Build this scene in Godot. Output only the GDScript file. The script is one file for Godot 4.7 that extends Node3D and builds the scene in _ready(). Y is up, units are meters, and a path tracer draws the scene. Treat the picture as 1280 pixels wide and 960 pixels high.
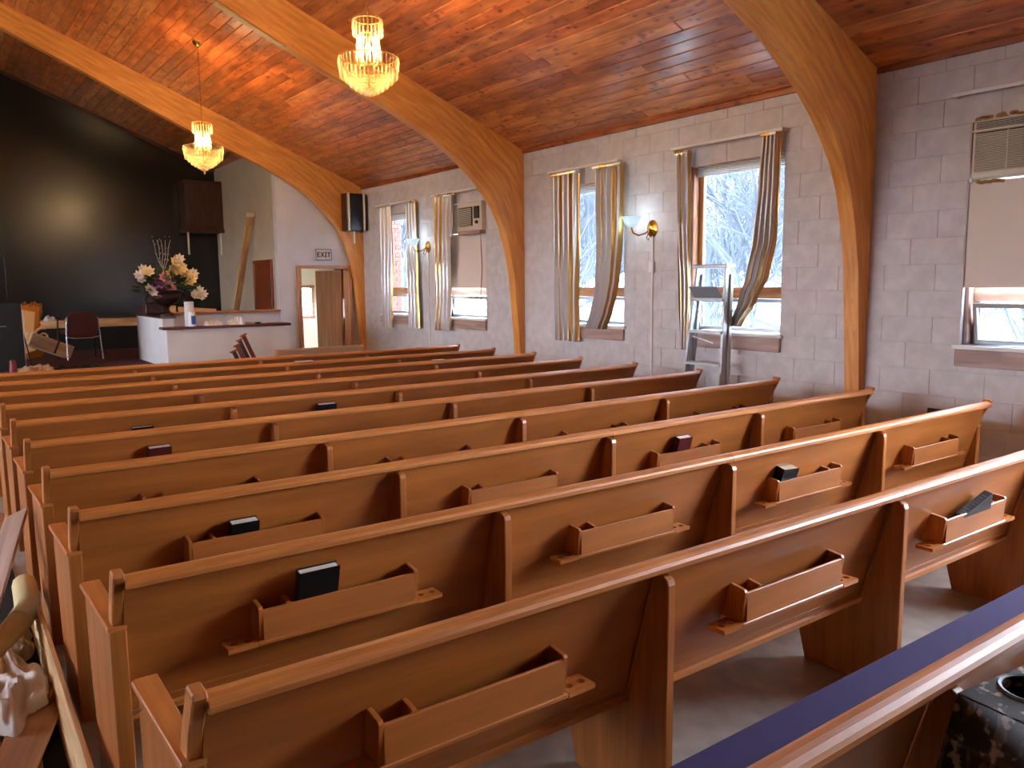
extends Node3D
# A church sanctuary under renovation: rows of oak pews, laminated timber arches, a board ceiling, a block wall with windows, and a chancel.
# x runs along the pews towards the window wall, -z towards the chancel; metres.

const FPX := 1005.67
const EYE := Vector3(0, 1.72, 0)
const TURN := Vector3(-0.1255, -0.6268, -0.0096)
const WALL_X := 6.3
const EAVE := 3.38
const SLOPE := 0.407
const RIDGE_X := -0.2
const PEW_X := 0.406
const PEW_LEN := 5.488
const PEW_STEP := 0.86
const COURSE := 0.2032

var M := {}
var used := {}
var rng := RandomNumberGenerator.new()
var camera_basis: Basis

# ---------------------------------------------------------------- geometry
class G:
	var v := PackedVector3Array()
	var n := PackedVector3Array()
	var t := PackedVector2Array()
	var grain := 0
	var off := Vector2.ZERO
	var xf := Transform3D.IDENTITY

	func uv_of(p: Vector3, nn: Vector3) -> Vector2:
		var a := nn.abs()
		var dom := 0
		if a.y > a.x and a.y >= a.z: dom = 1
		elif a.z > a.x and a.z > a.y: dom = 2
		var o1 := (grain + 1) % 3
		var o2 := (grain + 2) % 3
		if dom == grain:
			return Vector2(p[o1] * 0.3, p[o2]) + off
		return Vector2(p[grain], p[o2] if dom == o1 else p[o1]) + off

	func tri(a: Vector3, b: Vector3, c: Vector3, na: Vector3, nb: Vector3, nc: Vector3, ua = null, ub = null, uc = null) -> void:
		var m := na + nb + nc
		if ua == null:
			ua = uv_of(a, m); ub = uv_of(b, m); uc = uv_of(c, m)
		if (b - a).cross(c - a).dot(m) > 0.0:
			var s := b; b = c; c = s
			var s2 := nb; nb = nc; nc = s2
			var s3 = ub; ub = uc; uc = s3
		v.append(xf * a); v.append(xf * b); v.append(xf * c)
		n.append((xf.basis * na).normalized()); n.append((xf.basis * nb).normalized()); n.append((xf.basis * nc).normalized())
		t.append(ua); t.append(ub); t.append(uc)

	func face(p: Array, nn: Vector3) -> void:
		for i in range(1, p.size() - 1):
			tri(p[0], p[i], p[i + 1], nn, nn, nn)

	func face_out(p: Array, center: Vector3) -> void:
		var nn: Vector3 = (p[1] - p[0]).cross(p[2] - p[0])
		if nn.length() < 1e-12 and p.size() > 3:
			nn = (p[2] - p[0]).cross(p[3] - p[0])
		if nn.length() < 1e-14: return
		nn = nn.normalized()
		var mid := Vector3.ZERO
		for q in p: mid += q
		mid /= p.size()
		if nn.dot(mid - center) < 0: nn = -nn
		face(p, nn)

	# a box with chamfered edges
	func box(c: Vector3, s: Vector3, b := 0.004) -> void:
		var h := s * 0.5
		b = minf(b, minf(h.x, minf(h.y, h.z)) * 0.8)
		if b <= 0.0:
			for ax in 3:
				for sg in [-1.0, 1.0]:
					var nn := Vector3.ZERO; nn[ax] = sg
					var o1 := (ax + 1) % 3; var o2 := (ax + 2) % 3
					var q := []
					for k in [[-1, -1], [1, -1], [1, 1], [-1, 1]]:
						var p := c; p[ax] += sg * h[ax]; p[o1] += k[0] * h[o1]; p[o2] += k[1] * h[o2]
						q.append(p)
					face(q, nn)
			return
		var pt = func(sx, sy, sz, ax) -> Vector3:
			var sgn := Vector3(sx, sy, sz)
			var p := c
			for k in 3: p[k] += sgn[k] * (h[k] - (0.0 if k == ax else b))
			return p
		for ax in 3:
			var o1 := (ax + 1) % 3; var o2 := (ax + 2) % 3
			for sg in [-1.0, 1.0]:
				var nn := Vector3.ZERO; nn[ax] = sg
				var q := []
				for k in [[-1, -1], [1, -1], [1, 1], [-1, 1]]:
					var s3 := Vector3.ZERO; s3[ax] = sg; s3[o1] = k[0]; s3[o2] = k[1]
					q.append(pt.call(s3.x, s3.y, s3.z, ax))
				face(q, nn)
			for s1 in [-1.0, 1.0]:
				for s2 in [-1.0, 1.0]:
					var e := Vector3.ZERO; e[o1] = s1; e[o2] = s2
					var f := e; e[ax] = -1; f[ax] = 1
					var nn := Vector3.ZERO; nn[o1] = s1; nn[o2] = s2
					face([pt.call(e.x, e.y, e.z, o1), pt.call(f.x, f.y, f.z, o1), pt.call(f.x, f.y, f.z, o2), pt.call(e.x, e.y, e.z, o2)], nn.normalized())
		for sx in [-1.0, 1.0]:
			for sy in [-1.0, 1.0]:
				for sz in [-1.0, 1.0]:
					face([pt.call(sx, sy, sz, 0), pt.call(sx, sy, sz, 1), pt.call(sx, sy, sz, 2)], Vector3(sx, sy, sz).normalized())

	# polygon (in two of the axes) drawn out along the axis 'ax' from lo to hi, cap edges chamfered by b
	func prism(poly: PackedVector2Array, ax: int, lo: float, hi: float, b := 0.0) -> void:
		var area := 0.0
		for i in poly.size():
			var p := poly[i]; var q := poly[(i + 1) % poly.size()]
			area += p.x * q.y - q.x * p.y
		var pl := poly.duplicate()
		if area < 0: pl.reverse()
		var k := pl.size()
		var inner := PackedVector2Array()
		for i in k:
			var d0 := (pl[i] - pl[(i + k - 1) % k]).normalized()
			var d1 := (pl[(i + 1) % k] - pl[i]).normalized()
			var n0 := Vector2(-d0.y, d0.x); var n1 := Vector2(-d1.y, d1.x)
			var m := (n0 + n1) / maxf(0.4, 1.0 + n0.dot(n1))
			inner.append(pl[i] + m * b)
		var mk = func(p: Vector2, w: float) -> Vector3:
			var r := Vector3.ZERO
			r[ax] = w; r[(ax + 1) % 3] = p.x; r[(ax + 2) % 3] = p.y
			return r
		var idx := Geometry2D.triangulate_polygon(inner)
		for sg in [-1.0, 1.0]:
			var w: float = hi if sg > 0 else lo
			var nn := Vector3.ZERO; nn[ax] = sg
			for i in range(0, idx.size(), 3):
				tri(mk.call(inner[idx[i]], w), mk.call(inner[idx[i + 1]], w), mk.call(inner[idx[i + 2]], w), nn, nn, nn)
		for i in k:
			var j := (i + 1) % k
			var d := (pl[j] - pl[i]).normalized()
			var nn3 := Vector3.ZERO
			nn3[(ax + 1) % 3] = d.y; nn3[(ax + 2) % 3] = -d.x
			face([mk.call(pl[i], lo + b), mk.call(pl[j], lo + b), mk.call(pl[j], hi - b), mk.call(pl[i], hi - b)], nn3)
			if b > 0.0:
				for sg in [-1.0, 1.0]:
					var w0: float = hi - b if sg > 0 else lo + b
					var w1: float = hi if sg > 0 else lo
					var n4 := nn3; n4[ax] = sg
					face([mk.call(pl[i], w0), mk.call(pl[j], w0), mk.call(inner[j], w1), mk.call(inner[i], w1)], n4.normalized())

	func tube(pts: Array, r, sides := 8, caps := true) -> void:
		var rings := []
		var nr := []
		var prev := Vector3.ZERO
		var len := 0.0
		var lens := []
		for i in pts.size():
			var d: Vector3
			if i == 0: d = pts[1] - pts[0]
			elif i == pts.size() - 1: d = pts[i] - pts[i - 1]
			else: d = (pts[i + 1] - pts[i]).normalized() + (pts[i] - pts[i - 1]).normalized()
			d = d.normalized()
			if i > 0: len += (pts[i] - pts[i - 1]).length()
			lens.append(len)
			if prev == Vector3.ZERO:
				prev = d.cross(Vector3.UP if absf(d.y) < 0.9 else Vector3.RIGHT).normalized()
			prev = (prev - d * prev.dot(d)).normalized()
			var q := d.cross(prev)
			var rad: float = r[i] if r is Array else r
			var ring := []; var rn := []
			for k in sides + 1:
				var a := TAU * k / sides
				var dir := prev * cos(a) + q * sin(a)
				ring.append(pts[i] + dir * rad); rn.append(dir)
			rings.append(ring); nr.append(rn)
		for i in pts.size() - 1:
			for k in sides:
				var u0 := Vector2(lens[i], float(k) / sides * 0.1) + off
				var u1 := Vector2(lens[i + 1], float(k) / sides * 0.1) + off
				var w := Vector2(0, 0.1 / sides)
				tri(rings[i][k], rings[i + 1][k], rings[i + 1][k + 1], nr[i][k], nr[i + 1][k], nr[i + 1][k + 1], u0, u1, u1 + w)
				tri(rings[i][k], rings[i + 1][k + 1], rings[i][k + 1], nr[i][k], nr[i + 1][k + 1], nr[i][k + 1], u0, u1 + w, u0 + w)
		if caps:
			var d0: Vector3 = (pts[0] - pts[1]).normalized()
			var d1: Vector3 = (pts[-1] - pts[-2]).normalized()
			face(rings[0].slice(0, sides), d0)
			face(rings[-1].slice(0, sides), d1)

	# profile of (radius, height), turned round the y axis through c
	func lathe(prof: Array, c := Vector3.ZERO, segs := 20, sx := 1.0, sz := 1.0) -> void:
		for i in prof.size() - 1:
			var a: Vector2 = prof[i]; var b: Vector2 = prof[i + 1]
			var d := b - a
			var nn2 := Vector2(d.y, -d.x).normalized()
			for k in segs:
				var a0 := TAU * k / segs; var a1 := TAU * (k + 1) / segs
				var e0 := Vector3(cos(a0) * sx, 0, sin(a0) * sz); var e1 := Vector3(cos(a1) * sx, 0, sin(a1) * sz)
				var p00 := c + e0 * a.x + Vector3(0, a.y, 0); var p01 := c + e1 * a.x + Vector3(0, a.y, 0)
				var p10 := c + e0 * b.x + Vector3(0, b.y, 0); var p11 := c + e1 * b.x + Vector3(0, b.y, 0)
				var n0 := e0 * nn2.x + Vector3(0, nn2.y, 0); var n1 := e1 * nn2.x + Vector3(0, nn2.y, 0)
				if a.x > 1e-5: tri(p00, p01, p11, n0, n1, n1)
				if b.x > 1e-5: tri(p00, p11, p10, n0, n1, n0)

	# a smooth sheet through rows of points; both the uv run 0..su, 0..sv
	func sheet(rows: Array, su := 1.0, sv := 1.0, flip := false) -> void:
		var R := rows.size(); var K: int = rows[0].size()
		var ns := []
		for i in R:
			var line := []
			for k in K:
				var du: Vector3 = rows[i][mini(k + 1, K - 1)] - rows[i][maxi(k - 1, 0)]
				var dv: Vector3 = rows[mini(i + 1, R - 1)][k] - rows[maxi(i - 1, 0)][k]
				var nn := du.cross(dv).normalized()
				line.append(-nn if flip else nn)
			ns.append(line)
		for i in R - 1:
			for k in K - 1:
				var uu := [Vector2(su * k / (K - 1), sv * i / (R - 1)), Vector2(su * (k + 1) / (K - 1), sv * i / (R - 1)), Vector2(su * (k + 1) / (K - 1), sv * (i + 1) / (R - 1)), Vector2(su * k / (K - 1), sv * (i + 1) / (R - 1))]
				tri(rows[i][k], rows[i][k + 1], rows[i + 1][k + 1], ns[i][k], ns[i][k + 1], ns[i + 1][k + 1], uu[0] + off, uu[1] + off, uu[2] + off)
				tri(rows[i][k], rows[i + 1][k + 1], rows[i + 1][k], ns[i][k], ns[i + 1][k + 1], ns[i + 1][k], uu[0] + off, uu[2] + off, uu[3] + off)

	func ball(c: Vector3, r: Vector3, seg := 8, rings := 6) -> void:
		var rows := []
		for i in rings + 1:
			var a := PI * i / rings
			var row := []
			for k in seg + 1:
				var b := TAU * k / seg
				row.append(Vector3(sin(a) * cos(b), cos(a), sin(a) * sin(b)))
			rows.append(row)
		for i in rings:
			for k in seg:
				var q := [rows[i][k], rows[i][k + 1], rows[i + 1][k + 1], rows[i + 1][k]]
				if i > 0: tri(c + q[0] * r, c + q[1] * r, c + q[2] * r, q[0] / r, q[1] / r, q[2] / r)
				if i < rings - 1: tri(c + q[0] * r, c + q[2] * r, c + q[3] * r, q[0] / r, q[2] / r, q[3] / r)

	func mesh() -> ArrayMesh:
		var a := []
		a.resize(Mesh.ARRAY_MAX)
		a[Mesh.ARRAY_VERTEX] = v; a[Mesh.ARRAY_NORMAL] = n; a[Mesh.ARRAY_TEX_UV] = t
		var m := ArrayMesh.new()
		m.add_surface_from_arrays(Mesh.PRIMITIVE_TRIANGLES, a)
		return m

func geo(grain := 0) -> G:
	var g := G.new()
	g.grain = grain
	g.off = Vector2(rng.randf() * 3.0, rng.randf() * 3.0)
	return g

# ---------------------------------------------------------------- nodes
func numbered(called: String) -> String:
	var k: int = used.get(called, 0)
	used[called] = k + 1
	return called if k == 0 else "%s_%03d" % [called, k]

func thing(called: String, label: String, category: String, group := "", at := Vector3.ZERO, turn := 0.0) -> Node3D:
	var o := Node3D.new()
	o.name = numbered(called)
	add_child(o, true)
	o.position = at
	o.rotation.y = turn
	o.set_meta("label", label)
	o.set_meta("category", category)
	if group: o.set_meta("group", group)
	return o

func part(called: String, g: G, m: Material, parent: Node, label := "") -> MeshInstance3D:
	var o := MeshInstance3D.new()
	o.name = called
	o.mesh = g.mesh()
	o.material_override = m
	parent.add_child(o, true)
	if label: o.set_meta("label", label)
	return o

func one(called: String, g: G, m: Material, label: String, category: String, group := "") -> MeshInstance3D:
	var o := part(numbered(called), g, m, self, label)
	o.set_meta("category", category)
	if group: o.set_meta("group", group)
	return o

func struct_of(called: String, g: G, m: Material, label: String, category := "") -> MeshInstance3D:
	var o := part(called, g, m, self, label)
	o.set_meta("kind", "structure")
	if category: o.set_meta("category", category)
	return o

func struct_node(called: String, label: String, category: String) -> Node3D:
	var o := Node3D.new()
	o.name = called
	add_child(o, true)
	o.set_meta("kind", "structure")
	o.set_meta("label", label)
	o.set_meta("category", category)
	return o

# a pixel of the photograph (1280 x 960) followed until it meets the plane where axis == value
func px(u: float, w: float, axis: int, value: float) -> Vector3:
	var d := camera_basis * Vector3((u - 640.0) / FPX, -(w - 480.0) / FPX, -1.0)
	return EYE + d * ((value - EYE[axis]) / d[axis])

func roof_y(x: float) -> float:
	return EAVE + SLOPE * (6.31 - x) if x > RIDGE_X else EAVE + SLOPE * (6.31 - 2 * RIDGE_X + x)

# ---------------------------------------------------------------- materials
func mat(color: Color, rough := 0.6, metal := 0.0) -> StandardMaterial3D:
	var m := StandardMaterial3D.new()
	m.albedo_color = color
	m.roughness = rough
	m.metallic = metal
	return m

func noise_bytes(w: int, h: int, seed_: int, freq: float, oct := 4) -> PackedByteArray:
	var f := FastNoiseLite.new()
	f.seed = seed_
	f.frequency = freq
	f.fractal_octaves = oct
	var im := f.get_seamless_image(w, h)
	im.convert(Image.FORMAT_L8)
	return im.get_data()

func stretched(w0: int, h0: int, w: int, h: int, seed_: int, freq: float, oct := 3) -> PackedByteArray:
	var f := FastNoiseLite.new()
	f.seed = seed_
	f.frequency = freq
	f.fractal_octaves = oct
	var im := f.get_seamless_image(w0, h0)
	im.convert(Image.FORMAT_L8)
	im.resize(w, h, Image.INTERPOLATE_CUBIC)
	return im.get_data()

# wood grain running along u: mixes dark and light by streaks, with optional knots and short checks
func wood_tex(seed_: int, dark: Color, light: Color, w := 512, h := 512, streak := 1.0, knots := 0, checks := 0, lam := 0) -> ImageTexture:
	var fine := stretched(w / 32, h, w, h, seed_, 0.18, 3)
	var broad := stretched(w / 8, h / 2, w, h, seed_ + 1, 0.03, 3)
	var k := PackedFloat32Array()
	k.resize(w * h)
	for i in w * h:
		k[i] = 0.5 + (fine[i] / 255.0 - 0.5) * 0.7 * streak + (broad[i] / 255.0 - 0.5) * 1.0
	var r := RandomNumberGenerator.new()
	r.seed = seed_
	if lam > 0:
		for l in lam:
			var sh := r.randf_range(-0.12, 0.12)
			for y in range(l * h / lam, (l + 1) * h / lam):
				for x in w: k[y * w + x] += sh
				if y == l * h / lam:
					for x in w: k[y * w + x] -= 0.22
	for q in knots:
		var cx := r.randi_range(0, w - 1); var cy := r.randi_range(0, h - 1)
		var a := r.randf_range(4.0, 9.0); var b := a * r.randf_range(0.5, 0.8)
		for dy in range(-20, 21):
			for dx in range(-30, 31):
				var e := sqrt((dx / a) * (dx / a) + (dy / b) * (dy / b))
				if e < 3.0:
					var p := posmod(cy + dy, h) * w + posmod(cx + dx, w)
					k[p] -= (0.75 if e < 1.0 else 0.75 * exp(-(e - 1.0) * 1.7)) * (0.85 + 0.15 * sin(e * 9.0))
	for q in checks:
		var cx := r.randi_range(0, w - 1); var cy := r.randi_range(0, h - 1)
		var a := r.randf_range(5.0, 14.0); var b := r.randf_range(1.0, 2.2)
		for dy in range(-3, 4):
			for dx in range(-16, 17):
				var e := (dx / a) * (dx / a) + (dy / b) * (dy / b)
				if e < 1.0: k[posmod(cy + dy, h) * w + posmod(cx + dx, w)] -= 0.8 * (1.0 - e)
	var out := PackedByteArray()
	out.resize(w * h * 3)
	for i in w * h:
		var f := k[i]
		var c := dark.lerp(light, clampf(f, -0.5, 1.25))
		out[i * 3] = clampi(int(c.r * 255), 0, 255); out[i * 3 + 1] = clampi(int(c.g * 255), 0, 255); out[i * 3 + 2] = clampi(int(c.b * 255), 0, 255)
	return ImageTexture.create_from_image(Image.create_from_data(w, h, false, Image.FORMAT_RGB8, out))

func two_tone(seed_: int, a: Color, b: Color, freq: float, w := 256, sharp := 1.0, cut := 0.5) -> ImageTexture:
	var d := noise_bytes(w, w, seed_, freq, 4)
	var out := PackedByteArray()
	out.resize(w * w * 3)
	for i in w * w:
		var c := a.lerp(b, clampf((d[i] / 255.0 - cut) * sharp + 0.5, 0.0, 1.0))
		out[i * 3] = int(c.r * 255); out[i * 3 + 1] = int(c.g * 255); out[i * 3 + 2] = int(c.b * 255)
	return ImageTexture.create_from_image(Image.create_from_data(w, w, false, Image.FORMAT_RGB8, out))

func textured(tex: Texture2D, scale: Vector3, rough := 0.5, tint := Color.WHITE, coat := 0.0, coat_rough := 0.15) -> StandardMaterial3D:
	var m := mat(tint, rough)
	m.albedo_texture = tex
	m.uv1_scale = scale
	if coat > 0.0:
		m.clearcoat_enabled = true
		m.clearcoat = coat
		m.clearcoat_roughness = coat_rough
	return m

func triplanar(tex: Texture2D, size: float, rough := 0.8, tint := Color.WHITE) -> StandardMaterial3D:
	var m := textured(tex, Vector3.ONE / size, rough, tint)
	m.uv1_triplanar = true
	m.uv1_world_triplanar = true
	return m

func bump(m: StandardMaterial3D, seed_: int, freq: float, depth_cm: float) -> void:
	var d := noise_bytes(256, 256, seed_, freq, 4)
	m.heightmap_enabled = true
	m.heightmap_texture = ImageTexture.create_from_image(Image.create_from_data(256, 256, false, Image.FORMAT_L8, d))
	m.heightmap_scale = depth_cm

func glow(color: Color, energy: float) -> StandardMaterial3D:
	var m := mat(color, 0.4)
	m.emission_enabled = true
	m.emission = color
	m.emission_energy_multiplier = energy
	return m

func make_materials() -> void:
	var oak := wood_tex(11, Color(0.60, 0.34, 0.12), Color(0.75, 0.46, 0.19), 512, 512, 0.8)
	M.oak = textured(oak, Vector3(0.7, 1.6, 1), 0.42, Color(1, 1, 1), 0.35, 0.22)
	M.oak_panel = textured(wood_tex(17, Color(0.60, 0.34, 0.12), Color(0.71, 0.42, 0.16), 512, 512, 0.6), Vector3(0.6, 1.2, 1), 0.45, Color(1, 1, 1), 0.25, 0.28)
	M.oak_rail = textured(wood_tex(23, Color(0.66, 0.39, 0.16), Color(0.80, 0.51, 0.23), 512, 256, 0.8), Vector3(0.8, 3.0, 1), 0.48, Color(1, 1, 1), 0.22, 0.3)
	M.bench = textured(wood_tex(73, Color(0.66, 0.50, 0.34), Color(0.76, 0.60, 0.43), 256, 256, 0.7), Vector3(0.7, 1.6, 1), 0.5)
	var pine := wood_tex(31, Color(0.58, 0.31, 0.16), Color(0.91, 0.60, 0.34), 1024, 512, 0.6, 80)
	M.pine = []
	for c in [Color(1, 1, 1), Color(0.90, 0.84, 0.80), Color(1.0, 0.90, 0.82), Color(0.84, 0.76, 0.72), Color(1.0, 1.0, 0.96)]:
		M.pine.append(textured(pine, Vector3(0.4, 0.9, 1), 0.34, c, 0.6, 0.24))
	M.pine_trim = textured(pine, Vector3(0.4, 0.9, 1), 0.4, Color(0.75, 0.66, 0.62))
	M.glulam = textured(wood_tex(41, Color(0.78, 0.50, 0.22), Color(0.92, 0.65, 0.33), 1024, 512, 0.5, 6, 170, 14), Vector3(0.45, 1.9, 1), 0.42, Color(1, 1, 1), 0.2, 0.25)
	M.trim_wood = textured(wood_tex(47, Color(0.58, 0.36, 0.20), Color(0.78, 0.54, 0.34), 256, 256, 0.8), Vector3(1.2, 3, 1), 0.45)
	M.sill_wood = textured(wood_tex(49, Color(0.56, 0.45, 0.40), Color(0.70, 0.59, 0.54), 256, 256, 0.8), Vector3(1.2, 3, 1), 0.5)
	M.dark_wood = textured(wood_tex(53, Color(0.17, 0.07, 0.04), Color(0.30, 0.14, 0.08), 256, 256, 0.8), Vector3(1.2, 2, 1), 0.4)
	M.red_wood = textured(wood_tex(59, Color(0.38, 0.15, 0.05), Color(0.56, 0.26, 0.10), 256, 256, 0.8), Vector3(0.8, 2, 1), 0.4)
	M.door_wood = textured(wood_tex(61, Color(0.62, 0.40, 0.24), Color(0.78, 0.56, 0.38), 256, 256, 0.7), Vector3(0.6, 1.6, 1), 0.4)
	M.raw_wood = textured(wood_tex(67, Color(0.68, 0.52, 0.34), Color(0.86, 0.72, 0.52), 256, 256, 0.8, 4), Vector3(1.0, 2, 1), 0.65)
	M.ply = textured(wood_tex(71, Color(0.56, 0.42, 0.30), Color(0.74, 0.60, 0.46), 256, 256, 0.7, 2), Vector3(0.8, 1.2, 1), 0.7)
	# paint, plaster
	M.block = triplanar(two_tone(81, Color(0.72, 0.70, 0.70), Color(0.80, 0.78, 0.78), 0.02), 0.9, 0.55)
	M.mortar = triplanar(two_tone(82, Color(0.70, 0.68, 0.68), Color(0.78, 0.76, 0.76), 0.03), 0.7, 0.7)
	M.plaster = triplanar(two_tone(85, Color(0.80, 0.79, 0.79), Color(0.85, 0.84, 0.84), 0.01), 1.6, 0.6)
	M.beige = triplanar(two_tone(86, Color(0.72, 0.66, 0.56), Color(0.77, 0.71, 0.61), 0.01), 1.6, 0.6)
	M.cream = mat(Color(0.84, 0.80, 0.72), 0.6)
	M.black_wall = triplanar(two_tone(87, Color(0.055, 0.052, 0.056), Color(0.085, 0.080, 0.085), 0.02), 1.2, 0.24)
	M.black_dull = triplanar(two_tone(89, Color(0.02, 0.018, 0.018), Color(0.035, 0.03, 0.03), 0.03), 0.8, 0.8)
	M.floor = triplanar(two_tone(91, Color(0.60, 0.56, 0.51), Color(0.72, 0.68, 0.63), 0.03), 1.3, 0.45)
	M.carpet = triplanar(two_tone(92, Color(0.05, 0.05, 0.06), Color(0.10, 0.10, 0.11), 0.3), 0.4, 0.95)
	M.maroon_carpet = triplanar(two_tone(93, Color(0.24, 0.06, 0.06), Color(0.33, 0.10, 0.09), 0.3), 0.4, 0.95)
	M.maroon_cap = mat(Color(0.30, 0.12, 0.13), 0.45)
	M.purple = triplanar(two_tone(94, Color(0.15, 0.08, 0.30), Color(0.19, 0.11, 0.36), 0.35), 0.25, 0.9)
	M.white = mat(Color(0.86, 0.86, 0.85), 0.45)
	M.ac_white = mat(Color(0.80, 0.77, 0.70), 0.5)
	M.panel_white = mat(Color(0.84, 0.79, 0.74), 0.6)
	M.grille_dark = mat(Color(0.10, 0.09, 0.085), 0.6)
	M.black = mat(Color(0.03, 0.03, 0.033), 0.5)
	M.black_book = mat(Color(0.025, 0.025, 0.03), 0.4)
	M.red_book = mat(Color(0.33, 0.06, 0.08), 0.45)
	M.paper = mat(Color(0.86, 0.83, 0.78), 0.8)
	M.tan_paper = mat(Color(0.72, 0.60, 0.44), 0.8)
	M.rag = mat(Color(0.80, 0.79, 0.78), 0.85)
	M.crumple = mat(Color(0.62, 0.50, 0.37), 0.85)
	M.shelf_grey = mat(Color(0.52, 0.54, 0.56), 0.5)
	M.alu = mat(Color(0.75, 0.77, 0.78), 0.35, 0.9)
	M.chrome = mat(Color(0.75, 0.75, 0.76), 0.18, 1.0)
	M.brass = mat(Color(0.80, 0.60, 0.28), 0.25, 1.0)
	M.gold = mat(Color(0.62, 0.38, 0.14), 0.35, 0.85)
	M.gold_pale = mat(Color(0.80, 0.60, 0.36), 0.5, 0.2)
	M.maroon = mat(Color(0.26, 0.05, 0.06), 0.7)
	M.bronze = mat(Color(0.20, 0.11, 0.08), 0.4, 0.4)
	M.foam = triplanar(two_tone(95, Color(0.55, 0.40, 0.22), Color(0.78, 0.62, 0.38), 0.08), 0.2, 0.9)
	M.cream_foam = mat(Color(0.82, 0.76, 0.56), 0.7)
	M.blue_print = mat(Color(0.16, 0.30, 0.62), 0.4)
	M.red_cup = mat(Color(0.45, 0.10, 0.09), 0.5)
	M.sign_face = mat(Color(0.82, 0.80, 0.78), 0.5)
	M.sign_text = mat(Color(0.38, 0.12, 0.11), 0.5)
	M.grey_text = mat(Color(0.42, 0.42, 0.42), 0.5)
	M.splatter = triplanar(two_tone(96, Color(0.03, 0.03, 0.03), Color(0.62, 0.58, 0.55), 0.016, 512, 8.0, 0.64), 0.40, 0.4)
	# glass
	M.glass = mat(Color(0.90, 0.94, 0.97, 0.10), 0.05)
	M.glass.transparency = BaseMaterial3D.TRANSPARENCY_ALPHA
	M.dimming_glass = mat(Color(0.72, 0.77, 0.82, 0.0), 0.0)  # blue-grey tint put in to dim the bright sky behind the panes
	M.dimming_glass.refraction_enabled = true
	M.dimming_glass.refraction_scale = 0.05
	M.crystal = mat(Color(0.95, 0.82, 0.60, 0.18), 0.08)
	M.crystal.transparency = BaseMaterial3D.TRANSPARENCY_ALPHA
	M.bulb = glow(Color(1.0, 0.80, 0.50), 9.0)
	M.shade_glow = glow(Color(0.80, 0.93, 1.0), 0.55)
	# curtains: silvery satin, its gold glints painted in as metallic stripes
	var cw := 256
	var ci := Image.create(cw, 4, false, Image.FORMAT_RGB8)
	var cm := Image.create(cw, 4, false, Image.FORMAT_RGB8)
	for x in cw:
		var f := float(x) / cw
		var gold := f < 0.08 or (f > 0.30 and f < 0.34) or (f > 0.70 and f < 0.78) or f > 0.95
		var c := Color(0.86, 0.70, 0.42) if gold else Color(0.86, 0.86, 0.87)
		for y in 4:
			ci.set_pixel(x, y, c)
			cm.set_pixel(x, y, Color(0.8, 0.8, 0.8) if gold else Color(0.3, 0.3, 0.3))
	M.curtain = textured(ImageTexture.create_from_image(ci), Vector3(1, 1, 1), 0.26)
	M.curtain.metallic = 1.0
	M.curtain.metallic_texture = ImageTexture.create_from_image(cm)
	M.curtain.backlight_enabled = true
	M.curtain.backlight = Color(0.5, 0.48, 0.45)
	# outdoors
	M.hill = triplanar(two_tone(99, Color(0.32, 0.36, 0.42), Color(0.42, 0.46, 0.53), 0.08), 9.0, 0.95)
	M.bark = triplanar(two_tone(97, Color(0.27, 0.28, 0.30), Color(0.37, 0.38, 0.41), 0.1), 0.5, 0.9)
	M.ground = triplanar(two_tone(98, Color(0.44, 0.44, 0.42), Color(0.56, 0.55, 0.52), 0.03), 6.0, 0.95)
	M.brick = mat(Color(0.42, 0.25, 0.19), 0.85)
	M.brick_mortar = mat(Color(0.58, 0.54, 0.50), 0.9)
	M.siding = mat(Color(0.50, 0.53, 0.56), 0.7)
	M.shingle = mat(Color(0.58, 0.61, 0.66), 0.85)
	M.leaf = mat(Color(0.20, 0.30, 0.13), 0.6)
	M.cream_petal = mat(Color(0.84, 0.76, 0.56), 0.7)
	M.white_petal = mat(Color(0.84, 0.82, 0.78), 0.7)
	M.purple_petal = mat(Color(0.58, 0.38, 0.58), 0.7)
	M.pink_petal = mat(Color(0.84, 0.60, 0.60), 0.7)
	M.silver_twig = mat(Color(0.62, 0.58, 0.54), 0.6)

# ---------------------------------------------------------------- the scene
func _ready() -> void:
	rng.seed = 7
	# camera
	var cam := Camera3D.new()
	cam.name = "camera"
	cam.position = EYE
	cam.rotation = TURN
	cam.fov = rad_to_deg(2.0 * atan(480.0 / FPX))
	cam.near = 0.05
	cam.far = 300.0
	add_child(cam)
	cam.current = true
	camera_basis = Basis.from_euler(TURN)
	# sky: an even overcast; exposure
	var sky_mat := ProceduralSkyMaterial.new()
	sky_mat.sky_top_color = Color(0.85, 0.90, 0.97)
	sky_mat.sky_horizon_color = Color(0.90, 0.94, 1.0)
	sky_mat.ground_bottom_color = Color(0.55, 0.55, 0.54)
	sky_mat.ground_horizon_color = Color(0.80, 0.83, 0.86)
	sky_mat.sky_energy_multiplier = 5.5
	sky_mat.ground_energy_multiplier = 5.5
	var sky := Sky.new()
	sky.sky_material = sky_mat
	var env := Environment.new()
	env.background_mode = Environment.BG_SKY
	env.sky = sky
	env.tonemap_mode = Environment.TONE_MAPPER_LINEAR
	env.tonemap_exposure = 1.3
	env.sdfgi_enabled = true
	env.ssao_enabled = true
	env.ssil_enabled = true
	var we := WorldEnvironment.new()
	we.name = "world_environment"
	we.environment = env
	add_child(we)
	make_materials()
	build_shell()
	build_right_wall()
	build_arches()
	build_ceiling()
	build_chancel()
	build_pews()
	build_windows()
	build_chandeliers()
	build_sconces()
	build_wall_things()
	build_chancel_things()
	build_books()
	build_aisle_debris()
	build_near_stepladder()
	build_outdoors()

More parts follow.
